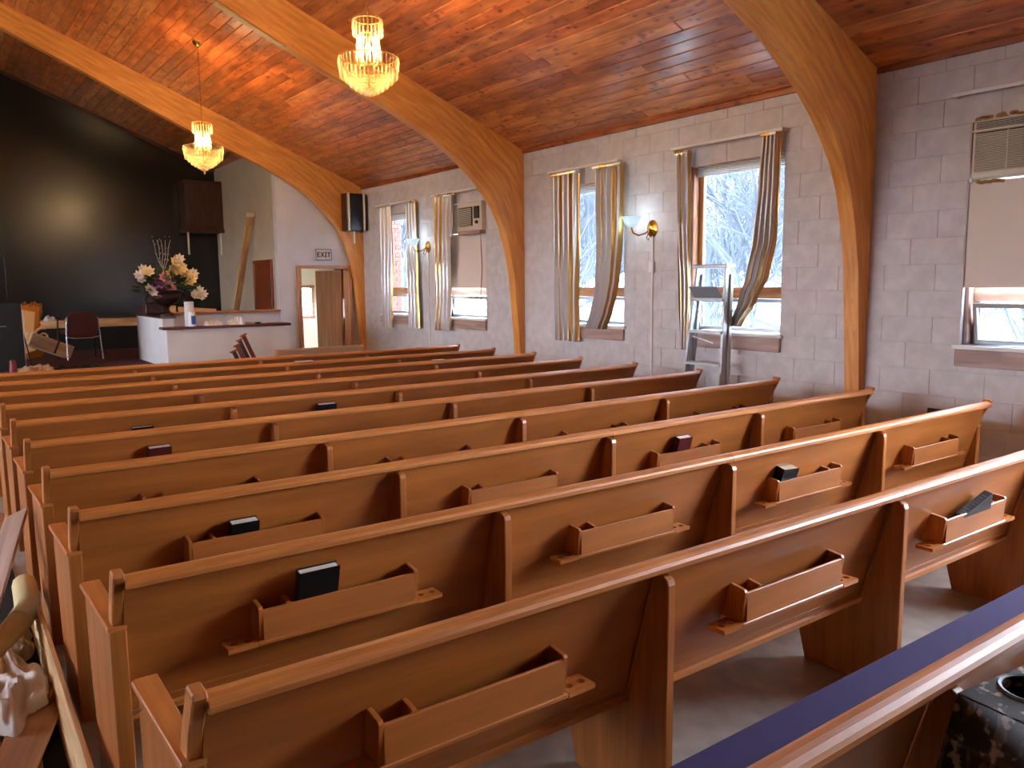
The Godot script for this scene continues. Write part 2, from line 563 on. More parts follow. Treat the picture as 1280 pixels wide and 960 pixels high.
# ---------------------------------------------------------------- setting
func build_shell() -> void:
	var g := geo(2)
	g.box(Vector3(RIDGE_X, -0.1, -5.4), Vector3(13.6, 0.2, 23.0), 0.0)
	struct_of("floor", g, M.floor, "worn grey beige floor running under the pews", "floor")
	g = geo(2)
	g.box(Vector3(-0.28, 0.004, -5.2), Vector3(1.16, 0.008, 13.6), 0.002)
	one("aisle_carpet", g, M.carpet, "dark charcoal carpet runner along the aisle under the debris", "carpet")
	# left and rear walls, outside the picture, close the room
	g = geo(2)
	var lx := 2 * RIDGE_X - WALL_X
	var z := -16.9
	for zc in LEFT_WINDOW_Z:
		g.box(Vector3(lx - 0.1, 1.75, (z + zc - 0.56) / 2), Vector3(0.2, 3.5, zc - 0.56 - z), 0.0)
		g.box(Vector3(lx - 0.1, 0.61, zc), Vector3(0.2, 1.22, 1.12), 0.0)
		g.box(Vector3(lx - 0.1, 3.17, zc), Vector3(0.2, 0.65, 1.12), 0.0)
		z = zc + 0.56
	g.box(Vector3(lx - 0.1, 1.75, (z + 6.0) / 2), Vector3(0.2, 3.5, 6.0 - z), 0.0)
	struct_of("wall_left", g, M.mortar, "white painted wall across the room from the pews", "wall")
	g = geo(0)
	g.prism(PackedVector2Array([Vector2(lx, 0), Vector2(WALL_X, 0), Vector2(WALL_X, 3.4), Vector2(RIDGE_X, 6.1), Vector2(lx, 3.4)]), 2, 5.9, 6.1)
	struct_of("wall_back", g, M.plaster, "white wall behind the last pews", "wall")

const WINDOW_Z := [-11.89, -9.85, -7.12, -5.08, -2.37]
const LEFT_WINDOW_Z := [-11.89, -9.85, -7.12, -5.08]
const ADDED_GLAZING := [[-1.30, 0.88]]  # unseen opening added to throw daylight on the pew backs

func build_right_wall() -> void:
	# backing with openings, then the blocks in courses, their joints set back
	var wall := struct_node("wall_right", "white painted concrete block wall with tall windows", "wall")
	var g := geo(2)
	var bx := WALL_X + 0.105
	var z := -13.3
	for zc in WINDOW_Z:
		g.box(Vector3(bx, 1.75, (z + zc - 0.56) / 2), Vector3(0.2, 3.5, zc - 0.56 - z), 0.0)
		g.box(Vector3(bx, 0.61, zc), Vector3(0.2, 1.22, 1.12), 0.0)
		g.box(Vector3(bx, 3.175, zc), Vector3(0.2, 0.65, 1.12), 0.0)
		z = zc + 0.56
	for q in ADDED_GLAZING:
		g.box(Vector3(bx, 1.75, (z + q[0]) / 2), Vector3(0.2, 3.5, q[0] - z), 0.0)
		g.box(Vector3(bx, 0.125, (q[0] + q[1]) / 2), Vector3(0.2, 0.25, q[1] - q[0]), 0.0)
		g.box(Vector3(bx, 3.3, (q[0] + q[1]) / 2), Vector3(0.2, 0.4, q[1] - q[0]), 0.0)
		z = q[1]
	g.box(Vector3(bx, 1.75, (z + 6.0) / 2), Vector3(0.2, 3.5, 6.0 - z), 0.0)
	part("mortar_backing", g, M.mortar, wall)
	var cache := {}
	var rest := geo(2)
	for row in 17:
		var y0 := row * COURSE
		var y1 := minf(y0 + COURSE, 3.40)
		var z0 := -13.3 - (0.2032 if row % 2 else 0.0)
		while z0 < -1.4:
			var spans := [[z0, minf(z0 + 0.4064, -1.25)]]
			if y1 > 1.23 and y0 < 2.84:
				for zc in WINDOW_Z:
					var next := []
					for s in spans:
						if s[1] <= zc - 0.56 or s[0] >= zc + 0.56: next.append(s)
						else:
							if s[0] < zc - 0.56: next.append([s[0], zc - 0.56])
							if s[1] > zc + 0.56: next.append([zc + 0.56, s[1]])
					spans = next
			for s in spans:
				var a: float = s[0]; var b: float = s[1]
				if b - a < 0.02: continue
				var size := Vector3(0.009, y1 - y0 - 0.0022, b - a - 0.0022)
				var c := Vector3(WALL_X + 0.0045 + rng.randf_range(-0.0008, 0.0008), (y0 + y1) / 2, (a + b) / 2)
				if c.z > -8.5 and c.z < -1.7 and c.y > 0.4:
					var key := "%.3f %.3f" % [size.y, size.z]
					if not cache.has(key):
						var q := geo(2)
						q.box(Vector3.ZERO, size, 0.0016)
						cache[key] = q.mesh()
					var o := MeshInstance3D.new()
					o.name = "block"
					o.mesh = cache[key]
					o.material_override = M.block
					o.position = c
					wall.add_child(o, true)
				else:
					rest.box(c, size, 0.0016)
			z0 += 0.4064
	var r := part("blocks", rest, M.block, wall)
	r.set_meta("kind", "stuff")
	# eave trim between the arches
	for bay in [[-13.1, -8.53], [-8.40, -3.81], [-3.68, 0.91], [1.04, 5.9]]:
		g = geo(2)
		g.box(Vector3(WALL_X - 0.012, 3.365, (bay[0] + bay[1]) / 2), Vector3(0.024, 0.05, bay[1] - bay[0]), 0.004)
		part("eave_trim", g, M.pine_trim, wall, "brown wooden trim under the ceiling")

const ARCH_LOW := [[6.25, 0.0], [6.235, 0.6], [6.215, 0.95], [6.18, 1.36], [6.135, 1.82], [6.075, 2.12], [5.985, 2.42], [5.87, 2.64], [5.74, 2.81], [5.6, 2.96], [5.43, 3.11], [5.2, 3.275], [4.9, 3.455], [4.5, 3.645], [4.1, 3.815], [3.62, 4.0], [3.1, 4.24], [2.6, 4.475], [2.08, 4.73], [1.11, 5.17], [0.4, 5.47], [-0.2, 5.71]]

func arch_mesh(side: float) -> ArrayMesh:
	# side 1: the right half, -1: its mirror image; origin on the floor under the ridge, the face towards +z at z = 0
	var g := geo(0)
	var th := 0.13
	var low := []
	var up := []
	var arc := [0.0]
	for i in ARCH_LOW.size():
		var p := Vector2(ARCH_LOW[i][0], ARCH_LOW[i][1])
		low.append(p)
		if i: arc.append(arc[-1] + p.distance_to(low[i - 1]))
		var q: Vector2
		if p.y < 2.82:
			q = Vector2(6.3, minf(p.y * 1.2, 3.38))
			if i >= 8: q = Vector2(6.3, 3.38)
		else:
			var dir := Vector2(SLOPE, 1.0).normalized()
			var d := ((3.38 + SLOPE * (6.31 - p.x)) - p.y) / (dir.y + SLOPE * dir.x)
			q = p + dir * d
			if q.x > 6.3: q = Vector2(6.3, 3.384)
			q.x = maxf(q.x, RIDGE_X)
			q.y = 3.38 + SLOPE * (6.31 - q.x)
		up.append(q)
	up[-1] = Vector2(RIDGE_X, roof_y(RIDGE_X + 0.0001))
	var f = func(p: Vector2, z: float) -> Vector3: return Vector3((p.x - RIDGE_X) * side, p.y, z)
	for i in low.size() - 1:
		var d0: float = low[i].distance_to(up[i]); var d1: float = low[i + 1].distance_to(up[i + 1])
		var ua := Vector2(arc[i], 0); var ub := Vector2(arc[i + 1], 0); var uc := Vector2(arc[i + 1], d1); var ud := Vector2(arc[i], d0)
		for z in [0.0, -th]:
			var nn := Vector3(0, 0, 1 if z == 0.0 else -1)
			g.tri(f.call(low[i], z), f.call(low[i + 1], z), f.call(up[i + 1], z), nn, nn, nn, ua, ub, uc)
			g.tri(f.call(low[i], z), f.call(up[i + 1], z), f.call(up[i], z), nn, nn, nn, ua, uc, ud)
		# underside, smooth
		var tn := []
		for j in [i, i + 1]:
			var t2: Vector2 = low[mini(j + 1, low.size() - 1)] - low[maxi(j - 1, 0)]
			var q := Vector2(t2.y, -t2.x).normalized()
			if q.dot(low[j] - up[j]) < 0: q = -q
			tn.append(Vector3(q.x * side, q.y, 0))
		var w0 := Vector2(arc[i], 0.0); var w1 := Vector2(arc[i + 1], 0.0); var wz := Vector2(0, th)
		g.tri(f.call(low[i], 0), f.call(low[i + 1], 0), f.call(low[i + 1], -th), tn[0], tn[1], tn[1], w0, w1, w1 + wz)
		g.tri(f.call(low[i], 0), f.call(low[i + 1], -th), f.call(low[i], -th), tn[0], tn[1], tn[0], w0, w1 + wz, w0 + wz)
		# back (against wall and roof)
		var bn2: Vector2 = (up[i] - low[i]).normalized()
		var bn := Vector3(bn2.x * side, bn2.y, 0)
		if up[i].distance_to(up[i + 1]) > 1e-5:
			g.tri(f.call(up[i], 0), f.call(up[i + 1], 0), f.call(up[i + 1], -th), bn, bn, bn, w0, w1, w1 + wz)
			g.tri(f.call(up[i], 0), f.call(up[i + 1], -th), f.call(up[i], -th), bn, bn, bn, w0, w1 + wz, w0 + wz)
	return g.mesh()

func build_arches() -> void:
	var right := arch_mesh(1.0)
	var left := arch_mesh(-1.0)
	var where := ["between the walled chancel and the first windows, a loudspeaker hung on it", "between the window with the gold curtain and the air conditioner and the ladder bay", "beside the stepladder window and the boarded window", "behind the last window of the nave"]
	var k := 0
	for z in [-13.10, -8.40, -3.68, 1.04]:
		var o := thing("timber_arch", "honey laminated timber arch " + where[k], "arch", "laminated timber arches", Vector3(RIDGE_X, 0, z))
		o.set_meta("kind", "structure")
		for m in [right, left]:
			var p := MeshInstance3D.new()
			p.name = "arch_half"
			p.mesh = m
			p.material_override = M.glulam
			o.add_child(p, true)
		k += 1
	# pale strip painting the lit soffit along the underside of the middle arch
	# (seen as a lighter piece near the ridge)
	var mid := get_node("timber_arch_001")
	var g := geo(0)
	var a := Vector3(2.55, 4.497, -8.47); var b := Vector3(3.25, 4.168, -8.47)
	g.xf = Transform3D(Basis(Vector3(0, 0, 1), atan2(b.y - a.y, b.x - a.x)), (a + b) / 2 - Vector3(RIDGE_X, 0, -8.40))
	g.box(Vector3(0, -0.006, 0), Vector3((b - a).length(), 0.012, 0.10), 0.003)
	part("lit_soffit_strip", g, M.raw_wood, mid, "pale strip painting the lit soffit of the arch")

func build_ceiling() -> void:
	var ceil_n := struct_node("ceiling", "pitched ceiling of reddish knotty pine boards", "ceiling")
	var ang := atan(SLOPE)
	var slen := (6.42 - RIDGE_X) / cos(ang)
	# roof deck above the boards, both slopes
	for side in [1.0, -1.0]:
		var g := geo(2)
		var c := Vector3(RIDGE_X + side * (6.42 - RIDGE_X) / 2.0, (roof_y(6.42) + roof_y(RIDGE_X + 0.001)) / 2, -5.4)
		g.xf = Transform3D(Basis(Vector3(0, 0, 1), -side * ang), c)
		g.box(Vector3(0, 0.13 if side > 0 else 0.10, 0), Vector3(slen + 0.1, 0.2, 23.0), 0.0)
		part("roof_deck", g, M.pine_trim if side > 0 else M.pine[1], ceil_n)
	# boards of the right slope, one by one
	var cache := {}
	var wdt := 0.1275
	var rows := int(slen / wdt)
	var lens := [2.4, 3.0, 3.6, 4.2, 4.8]
	for r in rows:
		var s := (r + 0.5) * wdt
		var x := 6.36 - s * cos(ang)
		var y := roof_y(6.36) + s * sin(ang)
		var z := -16.75 - rng.randf() * 2.0
		while z < 5.9:
			var l: float = lens[rng.randi() % 5]
			var z1 := minf(z + l, 5.95)
			var zz := maxf(z, -16.75)
			if z1 - zz > 0.1:
				var ll := z1 - zz
				var variant := rng.randi() % 3
				var key := "%.2f %d" % [ll, variant]
				if not cache.has(key):
					var q := geo(2)
					q.box(Vector3(0, 0.012, 0), Vector3(wdt - 0.002, 0.024, ll - 0.002), 0.007)
					cache[key] = q.mesh()
				var o := MeshInstance3D.new()
				o.name = "ceiling_board"
				o.mesh = cache[key]
				o.material_override = M.pine[rng.randi() % 5]
				o.position = Vector3(x, y, (zz + z1) / 2)
				o.rotation.z = -ang
				ceil_n.add_child(o, true)
			z = z1

func build_chancel() -> void:
	# wall with the exit door, filling the arch right of the chancel opening
	var zx := -13.30
	var g := geo(0)
	var x0 := 4.83
	# pieces round the door opening (x 5.20 to 6.06, up to 1.99)
	g.prism(PackedVector2Array([Vector2(x0, 0), Vector2(5.19, 0), Vector2(5.19, roof_y(5.19)), Vector2(x0, roof_y(x0))]), 2, zx - 0.15, zx)
	g.prism(PackedVector2Array([Vector2(5.19, 2.0), Vector2(6.07, 2.0), Vector2(6.07, roof_y(6.07)), Vector2(5.19, roof_y(5.19))]), 2, zx - 0.15, zx)
	g.prism(PackedVector2Array([Vector2(6.07, 0), Vector2(6.5, 0), Vector2(6.5, roof_y(6.5)), Vector2(6.07, roof_y(6.07))]), 2, zx - 0.15, zx)
	struct_of("wall_front", g, M.plaster, "white plaster wall with the exit door beside the chancel", "wall")
	# side wall of the chancel
	g = geo(2)
	g.box(Vector3(x0 + 0.06, 2.0, -15.15), Vector3(0.12, 4.0, 3.4), 0.0)
	struct_of("wall_chancel_side", g, M.beige, "beige side wall of the chancel behind the leaning plank", "wall")
	# black back wall in tall panels
	var bw := struct_node("wall_chancel_back", "glossy black painted wall at the back of the chancel", "wall")
	var xp := x0
	while xp > -5.2:
		var xa := maxf(xp - 1.22, -5.23)
		var q := geo(1)
		var poly := PackedVector2Array([Vector2(xa + 0.001, 0), Vector2(xp - 0.001, 0), Vector2(xp - 0.001, roof_y(xp) + 0.02)])
		if xa < RIDGE_X and xp > RIDGE_X: poly.append(Vector2(RIDGE_X, roof_y(RIDGE_X + 0.001)))
		poly.append(Vector2(xa + 0.001, roof_y(xa) + 0.02))
		q.prism(poly, 2, -16.85, -16.65)
		part("wall_panel", q, M.black_wall, bw)
		xp = xa
	for side in [1.0, -1.0]:
		g = geo(0)
		var a := Vector3(RIDGE_X, roof_y(RIDGE_X + 0.001) - 0.03, -16.63)
		var b := Vector3(RIDGE_X + side * (x0 - RIDGE_X), roof_y(x0) - 0.03, -16.63)
		g.xf = Transform3D(Basis(Vector3(0, 0, 1), atan2((b - a).y, (b - a).x)), (a + b) / 2)
		g.box(Vector3.ZERO, Vector3((b - a).length(), 0.06, 0.03), 0.004)
		part("ceiling_trim", g, M.dark_wood, bw, "dark wood strip along the sloping ceiling")
	g = geo(2)
	g.box(Vector3(-5.29, 2.0, -15.15), Vector3(0.12, 4.0, 3.4), 0.0)
	struct_of("wall_chancel_far", g, M.beige, "beige wall of the chancel opposite the leaning plank", "wall")
	g = geo(0)
	g.prism(PackedVector2Array([Vector2(-6.7, 0), Vector2(-5.23, 0), Vector2(-5.23, roof_y(-5.23)), Vector2(-6.7, roof_y(-6.7))]), 2, zx - 0.15, zx)
	struct_of("wall_front_far", g, M.plaster, "white plaster wall across the chancel from the exit door", "wall")
	# platform
	g = geo(0)
	g.box(Vector3(-0.2, 0.30, -14.38), Vector3(10.0, 0.60, 4.54), 0.01)
	struct_of("floor_platform", g, M.maroon_carpet, "raised chancel platform covered in maroon carpet", "platform")
	# half walls of the organ enclosure
	var hw := struct_node("wall_half", "white half walls with wooden caps enclosing the chancel corner", "half wall")
	var xr := 2.62
	g = geo(2)
	g.box(Vector3(xr + 0.075, 0.635, -12.60), Vector3(0.15, 1.27, 1.60), 0.002)
	part("return_wall", g, M.plaster, hw)
	g = geo(0)
	g.box(Vector3((xr + x0) / 2, 0.635, -13.40), Vector3(x0 - xr, 1.27, 0.14), 0.002)
	part("rear_wall", g, M.plaster, hw)
	g = geo(0)
	g.box(Vector3((xr + 4.33) / 2, 0.56, -11.70), Vector3(4.33 - xr, 1.12, 0.18), 0.002)
	part("front_wall", g, M.plaster, hw)
	g = geo(2)
	g.box(Vector3(4.27, 0.56, -12.55), Vector3(0.12, 1.12, 1.5), 0.002)
	part("end_wall", g, M.plaster, hw)
	g = geo(2)
	g.box(Vector3(xr + 0.075, 1.29, -12.60), Vector3(0.20, 0.035, 1.66), 0.005)
	part("return_cap", g, M.dark_wood, hw, "dark wood cap")
	g = geo(0)
	g.box(Vector3((xr + x0) / 2 + 0.09, 1.29, -13.40), Vector3(x0 - xr - 0.16, 0.035, 0.22), 0.005)
	part("rear_cap", g, M.trim_wood, hw, "brown wood cap")
	g = geo(0)
	g.box(Vector3((xr + 4.35) / 2 - 0.02, 1.14, -11.70), Vector3(4.35 - xr + 0.06, 0.035, 0.24), 0.005)
	part("front_cap", g, M.maroon_cap, hw, "maroon painted cap")
	# brown door in the chancel side wall
	var d := struct_node("door_2", "reddish brown panel door in the beige chancel side wall", "door")
	g = geo(1)
	g.box(Vector3(x0 - 0.012, 1.35, -14.04), Vector3(0.03, 1.50, 0.88), 0.004)
	part("door_leaf", g, M.red_wood, d)
	for zz in [-14.47, -13.60]:
		g = geo(1)
		g.box(Vector3(x0 - 0.015, 1.36, zz), Vector3(0.045, 1.52, 0.06), 0.004)
		part("jamb", g, M.red_wood, d)
	g = geo(2)
	g.box(Vector3(x0 - 0.015, 2.12, -14.035), Vector3(0.045, 0.06, 0.93), 0.004)
	part("head", g, M.red_wood, d)
	# exit door, ajar into a hallway
	d = struct_node("door_1", "tan wooden door standing open into a hallway under the exit sign", "door")
	for q in [[5.17, 1.0], [6.09, 1.0]]:
		g = geo(1)
		g.box(Vector3(q[0], q[1] + 0.02, zx - 0.05), Vector3(0.055, 2.04, 0.24), 0.004)
		part("jamb", g, M.door_wood, d)
	g = geo(0)
	g.box(Vector3(5.63, 2.015, zx - 0.05), Vector3(0.865, 0.055, 0.24), 0.004)
	part("head", g, M.door_wood, d)
	g = geo(1)
	var hinge := Vector3(6.02, 0, zx - 0.16)
	var far := Vector3(5.905, 0, zx - 1.0)
	var dir := (far - hinge).normalized()
	g.xf = Transform3D(Basis(Vector3(0, 1, 0), atan2(-dir.z, dir.x)), hinge)
	g.box(Vector3(0.43, 0.99, 0), Vector3(0.85, 1.95, 0.04), 0.003)
	var leaf := part("door_leaf", g, M.door_wood, d)
	g = geo(0)
	g.xf = Transform3D(Basis(Vector3(0, 1, 0), atan2(-dir.z, dir.x)), hinge)
	g.ball(Vector3(0.80, 1.0, 0.06), Vector3(0.03, 0.03, 0.03))
	g.tube([Vector3(0.80, 1.0, 0.0), Vector3(0.80, 1.0, 0.06)], 0.012)
	part("door_knob", g, M.brass, leaf)
	# hallway behind it, with its window
	g = geo(0)
	g.box(Vector3(5.62, 2.4, -15.2), Vector3(1.5, 0.1, 3.5), 0.0)
	g.box(Vector3(6.85, 2.4, -15.2), Vector3(0.9, 0.1, 2.9), 0.0)
	struct_of("ceiling_hall", g, M.cream, "cream ceiling of the hallway behind the exit door", "ceiling")
	g = geo(0)
	# far wall with a window opening x 6.0..6.6, y 1.0..1.62
	var zf := -16.5
	g.box(Vector3(5.50, 1.2, zf), Vector3(1.2, 2.4, 0.12), 0.0)
	g.box(Vector3(6.95, 1.2, zf), Vector3(0.5, 2.4, 0.12), 0.0)
	g.box(Vector3(6.40, 0.50, zf), Vector3(0.6, 1.0, 0.12), 0.0)
	g.box(Vector3(6.40, 2.05, zf), Vector3(0.6, 0.7, 0.12), 0.0)
	g.box(Vector3(7.26, 0.5, -15.1), Vector3(0.12, 1.0, 2.7), 0.0)  # unseen side opening left in this wall, added to brighten the hallway
	g.box(Vector3(7.26, 1.9, -15.1), Vector3(0.12, 1.0, 2.7), 0.0)
	g.box(Vector3(7.26, 1.2, -16.1), Vector3(0.12, 2.4, 0.7), 0.0)
	g.box(Vector3(7.26, 1.2, -14.1), Vector3(0.12, 2.4, 0.7), 0.0)
	struct_of("wall_hall", g, M.cream, "cream hallway walls seen through the open exit door", "wall")
	var w := struct_node("window_hall", "small bright hallway window seen through the exit door", "window")
	g = geo(0)
	for y in [1.03, 1.67]: g.box(Vector3(6.40, y, zf + 0.02), Vector3(0.64, 0.06, 0.14), 0.004)
	for x in [6.12, 6.68]: g.box(Vector3(x, 1.35, zf + 0.02), Vector3(0.05, 0.6, 0.14), 0.004)
	part("window_frame", g, M.trim_wood, w)
	g = geo(0)
	g.box(Vector3(6.40, 1.35, zf - 0.02), Vector3(0.54, 0.6, 0.006), 0.0)
	part("pane", g, M.glass, w)

# ---------------------------------------------------------------- pews
func back_z(y: float) -> float:
	return -0.06 - (0.77 - y) * 0.265

func slab(g: G, x0: float, x1: float, ya: float, yb: float, th: float, dz := 0.0) -> void:
	# a board lying in the reclined plane of the pew back
	g.prism(PackedVector2Array([Vector2(ya, back_z(ya) + dz), Vector2(yb, back_z(yb) + dz), Vector2(yb, back_z(yb) + dz - th), Vector2(ya, back_z(ya) + dz - th)]), 0, x0, x1, 0.002)

func plate_with_holes(g: G, x0: float, x1: float, z0: float, z1: float, y0: float, y1: float, holes: Array, r: float) -> void:
	# flat plate; every hole sits in its own cell between x cuts
	var cuts := [x0]
	for i in holes.size() - 1: cuts.append((holes[i].x + holes[i + 1].x) / 2)
	cuts.append(x1)
	for i in holes.size():
		var c: Vector2 = holes[i]
		var a: float = cuts[i]; var b: float = cuts[i + 1]
		var k := 16
		for j in k:
			var t0 := TAU * j / k; var t1 := TAU * (j + 1) / k
			var sq = func(t: float) -> Vector2:
				var d := Vector2(cos(t), sin(t))
				var s := 1e9
				if d.x > 1e-6: s = minf(s, (b - c.x) / d.x)
				if d.x < -1e-6: s = minf(s, (a - c.x) / d.x)
				if d.y > 1e-6: s = minf(s, (z1 - c.y) / d.y)
				if d.y < -1e-6: s = minf(s, (z0 - c.y) / d.y)
				return c + d * s
			var i0 := c + Vector2(cos(t0), sin(t0)) * r; var i1 := c + Vector2(cos(t1), sin(t1)) * r
			var o0: Vector2 = sq.call(t0); var o1: Vector2 = sq.call(t1)
			var ring := [o0, o1]
			# keep the corners of the cell square
			for corner in [Vector2(a, z0), Vector2(b, z0), Vector2(b, z1), Vector2(a, z1)]:
				var ca := fposmod((corner - c).angle(), TAU)
				if ca > t0 + 1e-5 and ca < t1 - 1e-5: ring = [o0, corner, o1]
			for yy in [y0, y1]:
				var nn := Vector3(0, 1 if yy == y1 else -1, 0)
				var pts := [Vector3(i0.x, yy, i0.y)]
				for q in ring: pts.append(Vector3(q.x, yy, q.y))
				pts.append(Vector3(i1.x, yy, i1.y))
				g.face(pts, nn)
			var mid := (i0 + i1) / 2 - c
			g.face([Vector3(i0.x, y0, i0.y), Vector3(i1.x, y0, i1.y), Vector3(i1.x, y1, i1.y), Vector3(i0.x, y1, i0.y)], Vector3(-mid.x, 0, -mid.y).normalized())
	g.face([Vector3(x0, y0, z1), Vector3(x1, y0, z1), Vector3(x1, y1, z1), Vector3(x0, y1, z1)], Vector3(0, 0, 1))
	g.face([Vector3(x0, y0, z0), Vector3(x1, y0, z0), Vector3(x1, y1, z0), Vector3(x0, y1, z0)], Vector3(0, 0, -1))
	g.face([Vector3(x0, y0, z0), Vector3(x0, y0, z1), Vector3(x0, y1, z1), Vector3(x0, y1, z0)], Vector3(-1, 0, 0))
	g.face([Vector3(x1, y0, z0), Vector3(x1, y0, z1), Vector3(x1, y1, z1), Vector3(x1, y1, z0)], Vector3(1, 0, 0))

const SEG := PEW_LEN / 4.0

func add_rack(pew: Node3D, cx: float, divider_x: float) -> void:
	var rack := Node3D.new()
	rack.name = "book_rack"
	pew.add_child(rack, true)
	var g := geo(0)
	var zb := back_z(0.55)
	var zf := -0.018
	g.box(Vector3(cx, 0.5525, (zb + zf) / 2), Vector3(0.60, 0.015, zf - zb), 0.003)
	for s in [-1.0, 1.0]:
		var holes := [Vector2(cx + s * 0.325, zf - 0.035), Vector2(cx + s * 0.372, zf - 0.035)]
		var lo: float = cx + s * 0.30; var hi: float = cx + s * 0.398
		if s < 0: holes.reverse()
		plate_with_holes(g, minf(lo, hi), maxf(lo, hi), zf - 0.075, zf, 0.545, 0.56, holes, 0.013)
	part("shelf", g, M.oak, rack)
	g = geo(0)
	g.box(Vector3(cx, 0.612, zf - 0.008), Vector3(0.565, 0.105, 0.012), 0.002)
	part("front_board", g, M.oak_panel, rack)
	for s in [-1.0, 1.0]:
		g = geo(1)
		var x: float = cx + s * 0.288
		g.prism(PackedVector2Array([Vector2(0.56, back_z(0.56)), Vector2(0.56, zf - 0.012), Vector2(0.668, zf), Vector2(0.676, zf - 0.006), Vector2(0.684, back_z(0.684))]), 0, x - 0.008, x + 0.008, 0.002)
		part("end_board", g, M.oak, rack)
	g = geo(1)
	var dx := cx + divider_x
	g.prism(PackedVector2Array([Vector2(0.56, back_z(0.56)), Vector2(0.56, zf - 0.014), Vector2(0.668, zf - 0.014), Vector2(0.676, back_z(0.676))]), 0, dx - 0.008, dx + 0.008, 0.002)
	part("divider", g, M.oak, rack)

func make_pew() -> Node3D:
	var pew := thing("pew", "pew", "pew", "rows of oak pews")
	var g: G
	# back panels, one for each bay
	for i in 4:
		g = geo(0)
		slab(g, i * SEG + (0.016 if i > 0 else 0.0), (i + 1) * SEG - (0.016 if i < 3 else 0.0), 0.36, 0.85, 0.018)
		part("back_panel", g, M.oak_panel, pew)
		g = geo(0)
		var y := 0.368
		g.prism(PackedVector2Array([Vector2(y - 0.012, back_z(y)), Vector2(y - 0.012, back_z(y) + 0.012), Vector2(y + 0.008, back_z(y) + 0.014), Vector2(y + 0.014, back_z(y) + 0.004)]), 0, i * SEG + 0.018, (i + 1) * SEG - 0.018, 0.001)
		part("bottom_moulding", g, M.oak_rail, pew)
	# the top rail in two lengths, butted over the middle support
	for i in 2:
		g = geo(0)
		g.prism(PackedVector2Array([Vector2(0.834, -0.004), Vector2(0.838, 0.0), Vector2(0.852, 0.001), Vector2(0.861, -0.005), Vector2(0.868, -0.016), Vector2(0.872, -0.028), Vector2(0.872, -0.042), Vector2(0.868, -0.052), Vector2(0.858, -0.057), Vector2(0.834, -0.057)]), 0, i * PEW_LEN / 2, (i + 1) * PEW_LEN / 2, 0.002)
		part("top_rail", g, M.oak_rail, pew)
	# supports
	for i in [1, 2, 3]:
		g = geo(1)
		var poly := PackedVector2Array([Vector2(0, 0.008), Vector2(0.795, 0.010), Vector2(0.812, 0.004), Vector2(0.820, -0.010), Vector2(0.826, back_z(0.826)), Vector2(0.41, back_z(0.41)), Vector2(0.40, -0.50), Vector2(0.30, -0.50), Vector2(0, -0.42)])
		g.prism(poly, 0, i * SEG - 0.018, i * SEG + 0.018, 0.004)
		part("support", g, M.oak, pew)
	# moulding along the left face of every support
	for i in [1, 2, 3]:
		g = geo(1)
		slab(g, i * SEG - 0.034, i * SEG - 0.020, 0.37, 0.83, 0.002, 0.010)
		part("support_moulding", g, M.oak, pew)
	# ends: panel with a flat arm and a post that carries the rail
	for e in 2:
		var sg := -1.0 if e == 0 else 1.0
		var xb: float = 0.0 if e == 0 else PEW_LEN
		var xa := xb + sg * 0.040
		var xc := xb - sg * 0.010
		g = geo(1)
		g.prism(PackedVector2Array([Vector2(0, -0.08), Vector2(0.685, -0.08), Vector2(0.685, -0.535), Vector2(0.60, -0.55), Vector2(0.42, -0.545), Vector2(0.12, -0.49), Vector2(0, -0.50)]), 0, minf(xa, xc) + 0.001, maxf(xa, xc) - 0.001, 0.004)
		var panel := part("end_panel", g, M.oak, pew)
		g = geo(2)
		var xo := xa + sg * 0.004
		g.prism(PackedVector2Array([Vector2(-0.078, xc), Vector2(-0.078, xo), Vector2(-0.545, xo + sg * 0.010), Vector2(-0.555, xo), Vector2(-0.555, xc - sg * 0.002)]), 1, 0.685, 0.702, 0.003)
		part("arm", g, M.oak_rail, panel)
		g = geo(1)
		g.prism(PackedVector2Array([Vector2(0.70, -0.086), Vector2(0.78, -0.055), Vector2(0.875, -0.002), Vector2(0.886, -0.010), Vector2(0.888, -0.058), Vector2(0.78, -0.115), Vector2(0.70, -0.150)]), 0, minf(xb - sg * 0.002, xb + sg * 0.030), maxf(xb - sg * 0.002, xb + sg * 0.030), 0.004)
		part("end_post", g, M.oak_rail, panel)
	# seat and its cushion
	g = geo(0)
	g.box(Vector3(PEW_LEN / 2, 0.415, -0.355), Vector3(PEW_LEN - 0.03, 0.03, 0.40), 0.006)
	part("seat", g, M.oak, pew)
	g = geo(0)
	g.box(Vector3(PEW_LEN / 2, 0.4535, -0.372), Vector3(PEW_LEN - 0.04, 0.045, 0.395), 0.016)
	part("seat_cushion", g, M.purple, pew, "purple fabric seat cushion")
	for i in 4:
		add_rack(pew, (i + 0.5) * SEG, -0.19 if i < 2 else 0.19)
	return pew

const PEW_LABELS := [
	"oak pew whose purple seat cushion shows, a paint-spattered stepladder behind it",
	"oak pew with a dark lettered book slanting in its wall-side rack",
	"oak pew with an upright black book and a tan-edged black book in its racks",
	"oak pew with a maroon book and a black book leaning low in its racks",
	"oak pew with empty racks, next in front of the pew holding two low books",
	"oak pew with a single purplish maroon book near its aisle end",
	"oak pew with two black books, one flat near its aisle end",
	"oak pew with empty racks, just in front of the pew with two black books",
	"oak pew with a white leaflet lying on its top rail towards the wall",
	"oak pew with a white leaflet lying on its top rail towards the exit door",
	"frontmost long oak pew, behind the short tan bench"]

func pew_origin(k: int) -> Vector3:
	return Vector3(PEW_X, 0, -1.64 - PEW_STEP * (k - 1))

